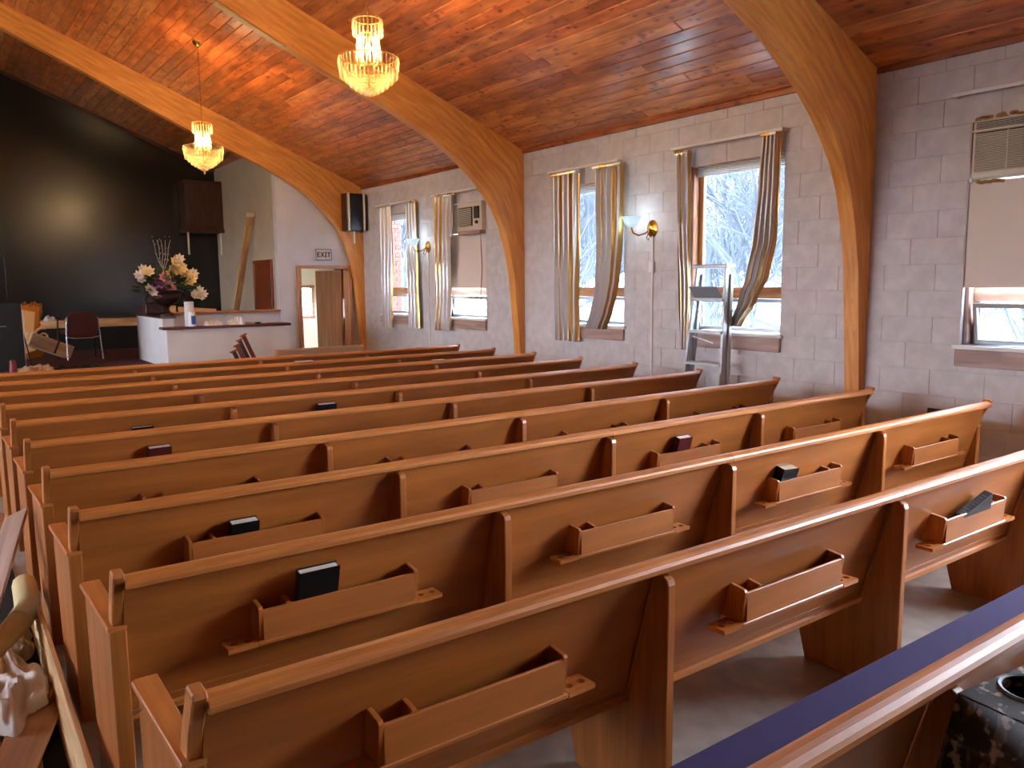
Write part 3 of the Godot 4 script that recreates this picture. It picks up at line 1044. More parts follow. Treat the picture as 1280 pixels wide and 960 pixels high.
func build_pews() -> void:
	var proto := make_pew()
	for k in 11:
		var p: Node3D = proto
		if k > 0:
			p = proto.duplicate()
			p.name = numbered("pew")
			add_child(p, true)
		p.position = pew_origin(k)
		p.set_meta("label", PEW_LABELS[k])
	# short bench in front of the first row
	var b := thing("short_bench", "short tan bench with a plain back before the exit door", "bench", "", Vector3(3.78, 0, -10.6))
	var g := geo(0)
	g.box(Vector3(0.62, 0.60, 0), Vector3(1.20, 0.44, 0.022), 0.003)
	part("back_panel", g, M.bench, b)
	g = geo(0)
	g.box(Vector3(0.62, 0.836, 0), Vector3(1.24, 0.035, 0.05), 0.006)
	part("top_rail", g, M.bench, b)
	for x in [0.0, 1.24]:
		g = geo(1)
		g.prism(PackedVector2Array([Vector2(0, 0.03), Vector2(0.84, 0.03), Vector2(0.86, 0.0), Vector2(0.85, -0.05), Vector2(0.64, -0.08), Vector2(0.62, -0.45), Vector2(0, -0.45)]), 0, x - 0.02, x + 0.02, 0.004)
		part("end_panel", g, M.bench, b)
	g = geo(0)
	g.box(Vector3(0.62, 0.42, -0.23), Vector3(1.2, 0.03, 0.40), 0.005)
	part("seat", g, M.bench, b)

# ---------------------------------------------------------------- windows
func window_frame(w: Node3D, zc: float, boarded: bool, hopper: float, with_board := true) -> void:
	var X := WALL_X
	var fm: Material = M.sill_wood if boarded else M.trim_wood
	var g: G
	# frame lining the opening
	for s in [-1.0, 1.0]:
		g = geo(1)
		g.box(Vector3(X + 0.12, 2.03, zc + s * 0.545), Vector3(0.15, 1.66, 0.03), 0.004)
		part("jamb", g, fm, w)
		g = geo(1)
		g.box(Vector3(X + 0.155, 2.03, zc + s * 0.505), Vector3(0.05, 1.62, 0.05), 0.005)
		part("stile", g, fm, w)
	g = geo(2)
	g.box(Vector3(X + 0.12, 2.855, zc), Vector3(0.15, 0.03, 1.12), 0.004)
	part("head", g, fm, w)
	g = geo(2)
	g.box(Vector3(X + 0.155, 2.815, zc), Vector3(0.05, 0.05, 1.06), 0.005)
	part("top_rail", g, fm, w)
	g = geo(2)
	g.box(Vector3(X + 0.15, 1.60, zc), Vector3(0.07, 0.11, 1.06), 0.006)
	part("mullion", g, fm, w)
	# blind drawn up under the head
	if not boarded:
		g = geo(2)
		for i in 6: g.box(Vector3(X + 0.095, 2.835 - i * 0.016, zc), Vector3(0.03, 0.010, 1.04), 0.002)
		part("raised_blind", g, M.white, w, "white slatted blind drawn up")
	# sill and apron
	g = geo(2)
	g.box(Vector3(X + 0.075, 1.205, zc), Vector3(0.23, 0.03, 1.20), 0.004)
	part("sill", g, M.white, w)
	g = geo(2)
	g.box(Vector3(X - 0.015, 1.125, zc), Vector3(0.03, 0.13, 1.16), 0.004)
	part("apron", g, M.sill_wood, w)
	if boarded:
		if with_board:
			g = geo(1)
			g.box(Vector3(X + 0.025, 2.035, zc), Vector3(0.02, 0.77, 1.116), 0.002)
			if zc < -5.0: g.box(Vector3(X + 0.025, 2.635, zc - 0.305), Vector3(0.02, 0.42, 0.50), 0.002)
			else: g.box(Vector3(X + 0.025, 2.635, zc + 0.49), Vector3(0.02, 0.42, 0.13), 0.002)
			part("board", g, M.panel_white, w, "off-white board filling the upper window")
	else:
		g = geo(1)
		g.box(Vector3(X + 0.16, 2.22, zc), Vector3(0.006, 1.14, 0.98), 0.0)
		part("upper_pane", g, M.dimming_glass, w, "window glass with a tint added to dim the view outside")
	# lower sash, tipping inwards by the angle 'hopper'
	var sash := Node3D.new()
	sash.name = "lower_sash"
	sash.position = Vector3(X + 0.14, 1.225, zc)
	sash.rotation.z = hopper
	w.add_child(sash, true)
	g = geo(2)
	g.box(Vector3(0, 0.02, 0), Vector3(0.035, 0.035, 1.02), 0.004)
	part("sash_rail", g, M.alu, sash)
	g = geo(2)
	g.box(Vector3(0, 0.30, 0), Vector3(0.035, 0.035, 1.02), 0.004)
	part("sash_rail", g, M.alu, sash)
	for s in [-1.0, 1.0]:
		g = geo(1)
		g.box(Vector3(0, 0.16, s * 0.495), Vector3(0.035, 0.25, 0.03), 0.004)
		part("sash_stile", g, M.alu, sash)
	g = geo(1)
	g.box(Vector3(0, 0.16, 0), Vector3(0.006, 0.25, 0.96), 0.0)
	part("lower_pane", g, M.dimming_glass, sash)

func curtain_rod(z0: float, z1: float, y: float, label: String) -> void:
	var o := thing("curtain_rod", label, "curtain rod", "white curtain rods on the block wall", Vector3(WALL_X, y, (z0 + z1) / 2))
	var h := (z1 - z0) / 2
	var g := geo(2)
	g.box(Vector3(-0.075, 0, 0), Vector3(0.012, 0.028, 2 * h), 0.003)
	part("rail", g, M.white, o)
	for s in [-1.0, 1.0]:
		g = geo(0)
		g.box(Vector3(-0.038, 0, s * (h - 0.006)), Vector3(0.076, 0.028, 0.012), 0.003)
		part("bracket", g, M.white, o)

# rows: [y, z of the far edge, z of the near edge] from the top down
func curtain(rows: Array, folds: int, amp: float, label: String, swing := 0.0) -> void:
	var K := folds * 8 + 1
	var top: float = rows[0][0]
	var low: float = rows[-1][0]
	var zc: float = (rows[0][1] + rows[0][2]) / 2
	var o := thing("curtain", label, "curtain", "striped satin curtains at the windows", Vector3(WALL_X, low, zc))
	var lines := []
	var R := 30
	var ph := rng.randf() * TAU
	for i in R + 1:
		var y := lerpf(top, low, float(i) / R)
		var a := 0
		while a < rows.size() - 2 and y < rows[a + 1][0]: a += 1
		var f := clampf((rows[a][0] - y) / maxf(1e-4, rows[a][0] - rows[a + 1][0]), 0.0, 1.0)
		f = f * f * (3 - 2 * f) * 0.5 + f * 0.5
		var zl := lerpf(rows[a][1], rows[a + 1][1], f); var zr := lerpf(rows[a][2], rows[a + 1][2], f)
		var line := []
		for k in K:
			var t := float(k) / (K - 1)
			var fold := sin(t * folds * TAU + ph + 0.6 * sin(3.0 * y))
			var z := lerpf(zl, zr, t) + 0.25 * amp * sin(t * folds * TAU * 2.0 + 1.3)
			line.append(Vector3(-0.095 + amp * fold - swing * float(i) / R, y - low, z - zc))
		lines.append(line)
	var g := geo(0)
	g.off = Vector2.ZERO
	g.sheet(lines, 1.0, 1.0)
	# back of the cloth, a millimetre behind
	var back := []
	for line in lines:
		var l2 := []
		for p in line: l2.append(p + Vector3(0.0015, 0, 0))
		back.append(l2)
	g.sheet(back, 1.0, 1.0, true)
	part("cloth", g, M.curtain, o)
	g = geo(2)
	g.box(Vector3(-0.095, top - low - 0.012, 0), Vector3(2.2 * amp, 0.03, absf(rows[0][2] - rows[0][1])), 0.004)
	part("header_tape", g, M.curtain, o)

func air_conditioner(zc: float, w: float, y0: float, y1: float, label: String, style: int) -> void:
	# box through the window, its front 6 cm into the room
	var o := thing("air_conditioner", label, "air conditioner", "", Vector3(WALL_X, y0, zc))
	var h := y1 - y0
	var g := geo(2)
	g.box(Vector3(0.10, h / 2, 0), Vector3(0.36, h, w), 0.012)
	part("body", g, M.ac_white, o)
	g = geo(2)
	var fx := -0.09
	if style == 0:
		# louvre on top, wide grille below
		g.box(Vector3(fx, h * 0.90, 0), Vector3(0.02, h * 0.13, w - 0.06), 0.003)
		g.box(Vector3(fx, h * 0.45, 0), Vector3(0.02, h * 0.66, w - 0.06), 0.003)
		part("grille_recess", g, M.grille_dark, o)
		for i in 22:
			g = geo(2)
			g.xf = Transform3D(Basis(Vector3(0, 0, 1), 0.5), Vector3(fx - 0.012, h * 0.13 + i * h * 0.65 / 22.0, 0))
			g.box(Vector3.ZERO, Vector3(0.014, 0.006, w - 0.06), 0.001)
			part("slat", g, M.ac_white, o)
		for i in 5:
			g = geo(2)
			g.box(Vector3(fx - 0.012, h * 0.85 + i * h * 0.11 / 4.0, 0), Vector3(0.012, 0.004, w - 0.06), 0.001)
			part("louvre", g, M.ac_white, o)
		for i in 5:
			g = geo(1)
			g.box(Vector3(fx - 0.016, h * 0.45, lerpf(-w / 2 + 0.03, w / 2 - 0.03, i / 4.0)), Vector3(0.008, h * 0.66, 0.008), 0.001)
			part("grille_bar", g, M.ac_white, o)
		g = geo(2)
		g.box(Vector3(fx - 0.012, h * 0.81, 0), Vector3(0.03, h * 0.045, w - 0.02), 0.006)
		part("grille_lip", g, M.ac_white, o)
		# expanding foam squeezed round the case
		g = geo(2)
		var q := RandomNumberGenerator.new()
		q.seed = 5
		for i in 60:
			var big := q.randf_range(0.6, 1.5)
			g.ball(Vector3(0.012, h + 0.012 + q.randf() * 0.024, -w / 2 - 0.02 + q.randf() * w), Vector3(0.02, 0.016 * big, 0.035 * big), 7, 5)
		for i in 8:
			g.ball(Vector3(0.01, h - i * 0.022, -w / 2 - 0.018), Vector3(0.025, 0.02, 0.012 + q.randf() * 0.012 * (1.0 if i < 4 else 0.3)), 6, 5)
		for i in 9:
			g.ball(Vector3(0.01, -0.012 - q.randf() * 0.01, -w / 2 + 0.02 + i * 0.02), Vector3(0.03, 0.014, 0.02), 6, 5)
		part("sealing_foam", g, M.foam, o, "yellow brown expanding foam round the case")
	else:
		g.box(Vector3(fx, h * 0.50, -w * 0.14), Vector3(0.02, h * 0.66, w * 0.56), 0.003)
		g.box(Vector3(fx, h * 0.62, w * 0.33), Vector3(0.02, h * 0.42, w * 0.20), 0.003)
		part("grille_recess", g, M.grille_dark, o)
		for i in 14:
			g = geo(2)
			g.box(Vector3(fx - 0.012, h * 0.2 + i * h * 0.62 / 14.0, -w * 0.14), Vector3(0.008, 0.007, w * 0.56), 0.001)
			part("slat", g, M.ac_white, o)
		g = geo(2)
		g.tube([Vector3(fx + 0.01, h * 0.28, w * 0.33), Vector3(fx - 0.02, h * 0.28, w * 0.33)], 0.022, 12)
		part("control_knob", g, M.grille_dark, o)
		g = geo(2)
		g.box(Vector3(fx + 0.05, -0.025, 0.0), Vector3(0.12, 0.05, w * 0.94), 0.004)
		part("support_ledge", g, M.sill_wood, o)
		g = geo(1)
		var pts := []
		for i in 14: pts.append(Vector3(-0.05 - 0.01 * sin(i * 0.7), 0.02 - i * 0.085, w * 0.40 + 0.012 * sin(i * 0.5)))
		g.tube(pts, 0.006, 6)
		part("power_cord", g, M.sill_wood, o, "brown power cord hanging to the sill")

func build_windows() -> void:
	var labels := ["tall window by the loudspeaker, a brick wall outside it", "window boarded above with a small air conditioner and a tipped lower sash", "window half covered by a wide gold and white curtain pair", "window with the stepladder leaning before it", "boarded window with a foam-sealed air conditioner"]
	for i in WINDOW_Z.size():
		var w := struct_node("window_%d" % (i + 1), labels[i], "window")
		var boarded: bool = i == 1 or i == 4
		window_frame(w, WINDOW_Z[i], boarded, 0.28 if i == 1 else (0.22 if i == 4 else 0.0))
	# unseen wide glazing added in the rear bay; it lights the pew backs from behind the camera
	var n := 6
	for q in ADDED_GLAZING:
		var w := struct_node("window_%d" % n, "added wide glazing out of view that lights the pew backs", "window")
		n += 1
		var g := geo(1)
		g.box(Vector3(WALL_X + 0.12, 1.675, (q[0] + q[1]) / 2), Vector3(0.006, 2.85, q[1] - q[0]), 0.0)
		part("pane", g, M.glass, w)
		var k := int((q[1] - q[0]) / 1.0)
		for j in k + 1:
			g = geo(1)
			g.box(Vector3(WALL_X + 0.12, 1.675, lerpf(q[0] + 0.03, q[1] - 0.03, float(j) / k)), Vector3(0.08, 2.85, 0.06), 0.004)
			part("mullion", g, M.trim_wood, w)
	var lx := 2 * RIDGE_X - WALL_X
	for zc in LEFT_WINDOW_Z:
		var w := struct_node("window_%d" % n, "plain tall window in the far wall across the room", "window")
		n += 1
		var g := geo(1)
		g.box(Vector3(lx - 0.15, 2.03, zc), Vector3(0.006, 1.62, 1.10), 0.0)
		part("pane", g, M.glass, w)
		g = geo(2)
		g.box(Vector3(lx - 0.14, 1.60, zc), Vector3(0.07, 0.11, 1.12), 0.004)
		part("mullion", g, M.trim_wood, w)
	# rods
	curtain_rod(-12.48, -11.30, 3.0, "white curtain rod over the window by the loudspeaker")
	curtain_rod(-10.63, -9.28, 3.01, "white curtain rod over the small air conditioner window")
	curtain_rod(-7.83, -6.59, 3.03, "white curtain rod carrying the wide gold and white curtain pair")
	curtain_rod(-5.82, -4.50, 3.04, "white curtain rod over the stepladder window")
	curtain_rod(-3.05, -1.75, 3.05, "bare white curtain rod above the foam-sealed air conditioner")
	# curtains, by the pixels of their edges on the plane they hang in
	var X := WALL_X - 0.095
	var z = func(u: float, v_: float) -> float: return px(u, v_, 0, X).z
	var y = func(u: float, v_: float) -> float: return px(u, v_, 0, X).y
	var at = func(list: Array) -> Array:
		var r := []
		for e in list: r.append([y.call((e[1] + e[2]) / 2.0, e[0]), z.call(e[1], e[0]), z.call(e[2], e[0])])
		return r
	curtain(at.call([[257, 474, 487], [300, 475, 489], [360, 477, 489], [409, 478, 489]]), 3, 0.03, "narrow cream satin curtain on the wall side of the window by the loudspeaker")
	curtain(at.call([[252, 507, 517], [300, 508, 519], [360, 509, 521], [410, 510, 523]]), 3, 0.03, "narrow cream satin curtain between the brick wall view and the wall lamp")
	curtain(at.call([[243, 545, 566], [300, 545, 565], [360, 546, 564], [413, 546, 563]]), 4, 0.035, "single gold and cream curtain beside the small air conditioner")
	curtain(at.call([[216, 691, 722], [300, 692, 722], [360, 692, 721], [426, 693, 721]]), 5, 0.035, "straight hanging gold and white curtain of the wide pair")
	curtain(at.call([[206, 743, 778], [260, 743, 777], [320, 744, 775], [350, 743, 773], [372, 741, 769], [390, 737, 764], [411, 731, 756]]), 5, 0.035, "gold and white curtain swept aside over the sill, next to the wall lamp")
	curtain(at.call([[189, 845, 862], [270, 846, 862], [360, 849, 863], [437, 851, 861]]), 3, 0.03, "narrow gold-edged curtain between wall lamp and stepladder")
	curtain(at.call([[166, 954, 973], [230, 949, 971], [300, 940, 967], [345, 931, 958], [375, 922, 943], [408, 913, 923]]), 4, 0.035, "silvery gold-edged curtain swept slantwise behind the stepladder")
	air_conditioner(-9.565, 0.60, 2.44, 2.83, "small window air conditioner with a hanging cord beside the gold curtain", 1)
	air_conditioner(-2.42, 0.93, 2.43, 2.84, "large slatted window air conditioner sealed with yellow foam", 0)

# ---------------------------------------------------------------- lamps
func rods(g: G, r0: float, y0: float, r1: float, y1: float, count: int, rad: float) -> void:
	for i in count:
		var a := TAU * i / count
		var d := Vector3(cos(a), 0, sin(a))
		var bulge: float = maxf(r0, r1) + 0.006
		g.tube([d * r0 + Vector3(0, y0, 0), d * lerpf(r0, bulge, 0.5) + Vector3(0, lerpf(y0, y1, 0.25), 0), d * r1 + Vector3(0, y1, 0)], [rad * 0.7, rad, rad], 5)

func build_chandeliers() -> void:
	var spots := [[Vector3(3.03, 3.22, -6.10), "crystal chandelier hanging over the middle pews, in the window lamp bay"], [Vector3(3.01, 3.17, -10.78), "crystal chandelier with a drop finial hanging before the chancel"], [Vector3(-3.43, 3.22, -6.10), "crystal chandelier across the aisle over the middle"], [Vector3(-3.43, 3.17, -10.78), "crystal chandelier across the aisle before the chancel"]]
	for s in spots:
		var at: Vector3 = s[0]
		var o := thing("chandelier", s[1], "chandelier", "crystal chandeliers", at)
		var seen: bool = at.x > 0 and at.z < -4
		var tiers := [["crown", 0.112, 0.590, 0.118, 0.462, 22], ["neck", 0.066, 0.48, 0.098, 0.275, 20], ["outer_ring", 0.238, 0.300, 0.225, 0.135, 40], ["second_ring", 0.195, 0.215, 0.185, 0.098, 42], ["third_ring", 0.158, 0.17, 0.148, 0.066, 34], ["fourth_ring", 0.12, 0.13, 0.11, 0.040, 26], ["fifth_ring", 0.082, 0.095, 0.072, 0.018, 18], ["lowest_ring", 0.045, 0.06, 0.035, 0.0, 11]]
		for t in tiers:
			var g := geo(1)
			rods(g, t[1], t[2], t[3], t[4], t[5] if seen else t[5] / 2, 0.0062)
			part(t[0] + "_crystals", g, M.crystal, o, "clear acrylic prisms")
		var g := geo(1)
		for t in tiers:
			var ring := []
			for i in 25:
				var a := TAU * i / 24
				ring.append(Vector3(cos(a) * (t[1] - 0.008), t[2] - 0.006, sin(a) * (t[1] - 0.008)))
			g.tube(ring, 0.004, 5, false)
		g.tube([Vector3(0, 0.06, 0), Vector3(0, 0.60, 0)], 0.008, 6)
		for i in 6:
			var a := TAU * i / 6
			g.tube([Vector3(0, 0.24, 0), Vector3(cos(a) * 0.07, 0.24, sin(a) * 0.07), Vector3(cos(a) * 0.07, 0.30, sin(a) * 0.07)], 0.006, 6)
		part("brass_frame", g, M.brass, o)
		if at.z < -10 :
			g = geo(1)
			g.lathe([Vector2(0, -0.055), Vector2(0.012, -0.03), Vector2(0.016, -0.012), Vector2(0.006, 0.004), Vector2(0, 0.012)], Vector3.ZERO, 10)
			part("drop_finial", g, M.crystal, o)
		for i in 6:
			var a := TAU * i / 6
			g = geo(1)
			g.lathe([Vector2(0, 0.0), Vector2(0.012, 0.004), Vector2(0.017, 0.022), Vector2(0.013, 0.045), Vector2(0.004, 0.066), Vector2(0, 0.07)], Vector3(cos(a) * 0.07, 0.295, sin(a) * 0.07), 10)
			part("bulb", g, M.bulb, o)
		g = geo(1)
		g.lathe([Vector2(0, 0.0), Vector2(0.02, 0.01), Vector2(0.028, 0.035), Vector2(0.018, 0.07), Vector2(0, 0.08)], Vector3(0, 0.33, 0), 12)
		part("centre_bulb", g, M.bulb, o)
		# chain up to the canopy on the sloping boards
		var top := roof_y(at.x) - at.y - 0.03
		g = geo(1)
		var y := 0.60
		var k := 0
		while y < top:
			var ring := []
			for i in 9:
				var a := TAU * i / 8
				var q := Vector3(cos(a) * 0.008, sin(a) * 0.022, 0)
				if k % 2: q = Vector3(0, q.y, q.x)
				ring.append(q + Vector3(0, y + 0.02, 0))
			g.tube(ring, 0.0022, 4, false)
			y += 0.036
			k += 1
		part("chain", g, M.brass, o)
		g = geo(1)
		g.lathe([Vector2(0, 0.05), Vector2(0.06, 0.05), Vector2(0.06, 0.03), Vector2(0.035, 0.0), Vector2(0.01, -0.015), Vector2(0, -0.015)], Vector3(0, top, 0), 16)
		part("canopy", g, M.brass, o)
		var l := OmniLight3D.new()
		l.name = "chandelier_light"
		l.position = Vector3(0, 0.36, 0)
		l.light_color = Color(1.0, 0.83, 0.60)
		l.light_energy = 3.5
		l.light_size = 0.03
		l.omni_range = 40.0
		l.omni_attenuation = 2.0
		l.shadow_enabled = true
		o.add_child(l)

func build_sconces() -> void:
	for s in [[-6.13, "brass wall lamp with lit glass shade between the curtain pair and the stepladder window"], [-10.85, "brass wall lamp with a lit glass shade between the narrow curtain and the gold curtain"]]:
		var o := thing("wall_sconce", s[1], "wall lamp", "brass wall lamps", Vector3(WALL_X, 2.27, s[0]))
		var g := geo(1)
		g.xf = Transform3D(Basis(Vector3(0, 0, 1), PI / 2), Vector3.ZERO)
		g.lathe([Vector2(0.075, 0.0), Vector2(0.072, 0.012), Vector2(0.045, 0.022), Vector2(0.02, 0.034), Vector2(0, 0.036)], Vector3.ZERO, 20, 1.25, 1.0)
		part("back_plate", g, M.brass, o)
		g = geo(0)
		g.tube([Vector3(-0.03, 0, 0), Vector3(-0.09, -0.05, -0.02), Vector3(-0.15, -0.07, -0.06), Vector3(-0.19, -0.04, -0.10), Vector3(-0.20, 0.02, -0.12)], 0.009, 8)
		g.tube([Vector3(-0.06, -0.02, 0.0), Vector3(-0.08, -0.10, -0.01), Vector3(-0.05, -0.12, -0.015), Vector3(-0.04, -0.09, -0.01)], 0.006, 6)
		part("arm", g, M.brass, o)
		g = geo(1)
		g.lathe([Vector2(0.0, 0.015), Vector2(0.035, 0.02), Vector2(0.066, 0.045), Vector2(0.082, 0.085), Vector2(0.108, 0.125), Vector2(0.103, 0.125), Vector2(0.077, 0.087), Vector2(0.06, 0.05), Vector2(0.03, 0.028)], Vector3(-0.20, 0, -0.12), 18)
		part("glass_shade", g, M.shade_glow, o, "glowing frosted glass shade with a flared rim")
		g = geo(1)
		g.ball(Vector3(-0.20, 0.085, -0.12), Vector3(0.025, 0.035, 0.025))
		part("bulb", g, glow(Color(0.92, 0.98, 1.0), 3.0), o)
		var l := OmniLight3D.new()
		l.name = "sconce_light"
		l.position = Vector3(-0.20, 0.085, -0.12)
		l.light_color = Color(0.86, 0.95, 1.0)
		l.light_energy = 0.06
		l.light_size = 0.02
		l.omni_range = 30.0
		l.omni_attenuation = 2.0
		l.shadow_enabled = true
		o.add_child(l)
	# surface conduit with a switch box below the nearer lamp
	var c := thing("surface_conduit", "white surface conduit with a switch box under the wall lamp", "conduit", "", Vector3(WALL_X, 0, -6.12))
	var g := geo(1)
	g.box(Vector3(-0.008, 1.10, 0), Vector3(0.016, 2.20, 0.022), 0.003)
	part("channel", g, M.white, c)
	g = geo(1)
	g.box(Vector3(-0.02, 1.87, 0.0), Vector3(0.04, 0.12, 0.07), 0.006)
	part("switch_box", g, M.white, c)
	c = thing("surface_conduit", "white surface conduit behind the gold curtain under the wall lamp", "conduit", "", Vector3(WALL_X, 0, -10.85))
	g = geo(1)
	g.box(Vector3(-0.008, 1.10, 0), Vector3(0.016, 2.20, 0.022), 0.003)
	part("channel", g, M.white, c)

# ---------------------------------------------------------------- things on and by the right wall
func build_wall_things() -> void:
	# folded stepladder leaning on the sill
	var l := thing("stepladder", "aluminium stepladder leaning folded against the window wall", "ladder", "", Vector3(6.0, 0, -5.2))
	var g: G
	var foot := [Vector3(0.03, 0.0, -0.30), Vector3(0.03, 0.0, 0.235)]
	var head := [Vector3(0.12, 1.84, -0.13), Vector3(0.12, 1.84, 0.215)]
	for i in 2:
		g = geo(1)
		rail(g, foot[i], head[i], 0.07, 0.028)
		part("front_rail", g, M.alu, l)
		g = geo(1)
		rail(g, foot[i] + Vector3(0.06, 0, 0.02), head[i] + Vector3(0.04, -0.06, 0.02), 0.04, 0.022)
		part("rear_rail", g, M.alu, l)
	for i in 5:
		var f := (0.30 + i * 0.31) / 1.84
		var a: Vector3 = foot[0].lerp(head[0], f); var b: Vector3 = foot[1].lerp(head[1], f)
		g = geo(2)
		g.box((a + b) / 2 + Vector3(-0.01, 0, 0), Vector3(0.085, 0.03, (b - a).length()), 0.004)
		part("step", g, M.alu, l)
	g = geo(2)
	g.box(Vector3(0.13, 1.855, 0.04), Vector3(0.13, 0.035, 0.42), 0.006)
	part("top_cap", g, M.alu, l)
	g = geo(2)
	g.xf = Transform3D(Basis(Vector3(0, 0, 1), -0.9), Vector3(0.05, 1.60, 0.02))
	g.box(Vector3.ZERO, Vector3(0.16, 0.012, 0.34), 0.003)
	part("paint_shelf", g, M.shelf_grey, l, "grey fold-out paint shelf")
	g = geo(1)
	g.tube([Vector3(0.06, 1.50, -0.14), Vector3(0.11, 1.30, 0.0)], 0.006, 6)
	g.tube([Vector3(0.08, 1.18, -0.16), Vector3(0.12, 1.12, 0.06)], 0.006, 6)
	part("spreader", g, M.alu, l)
	# loudspeaker on the chancel arch
	var s := thing("loudspeaker", "black loudspeaker with two pale vertical strips hung on the timber arch", "loudspeaker", "", Vector3(6.05, 2.62, -12.86))
	g = geo(1)
	g.box(Vector3(0.03, 0.315, -0.12), Vector3(0.36, 0.63, 0.22), 0.006)
	part("cabinet", g, M.dark_wood, s)
	g = geo(1)
	g.box(Vector3(0.035, 0.315, -0.004), Vector3(0.24, 0.61, 0.02), 0.004)
	part("grille", g, M.black, s)
	for x in [-0.115, 0.165]:
		g = geo(1)
		g.box(Vector3(x, 0.315, 0.0), Vector3(0.035, 0.63, 0.03), 0.004)
		part("edge_strip", g, M.cream, s, "pale vertical edge strip")
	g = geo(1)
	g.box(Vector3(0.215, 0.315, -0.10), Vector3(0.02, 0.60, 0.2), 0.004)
	part("shaded_side", g, M.black, s)  # black strip painting the shadow down the right of the cabinet
	g = geo(1)
	g.box(Vector3(0.02, -0.10, -0.10), Vector3(0.03, 0.22, 0.012), 0.003)
	part("hanging_bracket", g, M.white, s)
	# wall outlet
	g = geo(1)
	g.box(Vector3(0, 0, 0), Vector3(0.012, 0.07, 0.115), 0.003)
	var o := one("wall_outlet", g, M.dark_wood, "brown outlet plate low on the wall behind a pew", "outlet")
	o.position = Vector3(WALL_X - 0.006, 0.68, -3.08)
	# exit sign
	var e := thing("exit_sign", "grey exit sign with red letters above the open door", "sign", "", Vector3(5.615, 2.13, -13.29))
	g = geo(0)
	g.box(Vector3(0, 0.095, 0.02), Vector3(0.30, 0.19, 0.05), 0.006)
	part("sign_box", g, M.sign_face, e)
	g = geo(0)
	for q in [[Vector3(0, 0.183, 0.047), Vector3(0.29, 0.012, 0.006)], [Vector3(0, 0.007, 0.047), Vector3(0.29, 0.012, 0.006)], [Vector3(-0.142, 0.095, 0.047), Vector3(0.012, 0.18, 0.006)], [Vector3(0.142, 0.095, 0.047), Vector3(0.012, 0.18, 0.006)]]:
		g.box(q[0], q[1], 0.001)
	part("sign_border", g, M.grey_text, e)
	var tm := TextMesh.new()
	tm.text = "EXIT"
	var fnt := SystemFont.new()
	fnt.font_names = PackedStringArray(["Droid Sans"])
	fnt.font_weight = 700
	tm.font = fnt
	tm.font_size = 64
	tm.pixel_size = 0.0019
	tm.depth = 0.006
	var t := MeshInstance3D.new()
	t.name = "lettering"
	t.mesh = tm
	t.material_override = M.sign_text
	t.position = Vector3(0, 0.095, 0.049)
	e.add_child(t, true)

# a straight bar of rectangular section between two points (w across x, d across z)
func rail(g: G, a: Vector3, b: Vector3, w: float, d: float) -> void:
	var y := (b - a).normalized()
	var z := Vector3(0, 0, 1)
	var x := y.cross(z).normalized()
	z = x.cross(y).normalized()
	g.xf = Transform3D(Basis(x, y, z), (a + b) / 2)
	g.box(Vector3.ZERO, Vector3(w, (b - a).length(), d), 0.003)
	g.xf = Transform3D.IDENTITY

# ---------------------------------------------------------------- chancel things
func flower(g: G, c: Vector3, r: float, petals: int, up: Vector3) -> void:
	var x := up.cross(Vector3(0.3, 0.2, 1)).normalized()
	var b := Basis(x, up, x.cross(up))
	for ring in 2:
		for i in petals:
			var a := TAU * (i + 0.5 * ring) / petals
			var tilt := 0.5 if ring == 0 else 1.0
			var d := b * Vector3(cos(a) * cos(tilt), sin(tilt), sin(a) * cos(tilt))
			var side := d.cross(up).normalized()
			var l := r * (1.0 - 0.3 * ring)
			var p0 := c; var p1 := c + d * l * 0.55 + side * l * 0.30; var p2 := c + d * l + up * l * 0.05; var p3 := c + d * l * 0.55 - side * l * 0.30
			var nn := side.cross(d).normalized()
			g.tri(p0, p1, p2, nn, nn, nn); g.tri(p0, p2, p3, nn, nn, nn)
			g.tri(p0 - nn * 0.002, p1 - nn * 0.002, p2 - nn * 0.002, -nn, -nn, -nn); g.tri(p0 - nn * 0.002, p2 - nn * 0.002, p3 - nn * 0.002, -nn, -nn, -nn)
	g.ball(c + up * r * 0.2, Vector3(r, r, r) * 0.22, 6, 4)

func heap(cx: float, cz: float, rx: float, rz: float, h: float, seed_: int, n := 22, y0 := 0.0) -> Array:
	# crumpled cloth: rows of points over an ellipse, folded by noise
	var f := FastNoiseLite.new()
	f.seed = seed_
	f.frequency = 1.0
	f.fractal_octaves = 2
	var rows := []
	for i in n + 1:
		var line := []
		for k in n + 1:
			var u := 2.0 * i / n - 1.0; var v := 2.0 * k / n - 1.0
			var r := clampf(1.0 - maxf(absf(u), absf(v)), 0.0, 1.0)
			var qx := u * sqrt(maxf(0.0, 1.0 - v * v / 2.0)); var qz := v * sqrt(maxf(0.0, 1.0 - u * u / 2.0))
			var w := f.get_noise_2d(qx * 1.1, qz * 1.1)
			var ridge := 1.0 - 2.0 * absf(f.get_noise_2d(qx * 1.4 + 9.0, qz * 1.4))
			var y := h * (sqrt(minf(1.0, r * 2.5)) * (0.25 + 0.5 * w + 0.5 * ridge)) + 0.003
			line.append(Vector3(cx + qx * rx * (1.0 + 0.25 * w), y0 + maxf(0.003, y), cz + qz * rz * (1.0 + 0.25 * w)))
		rows.append(line)
	return rows

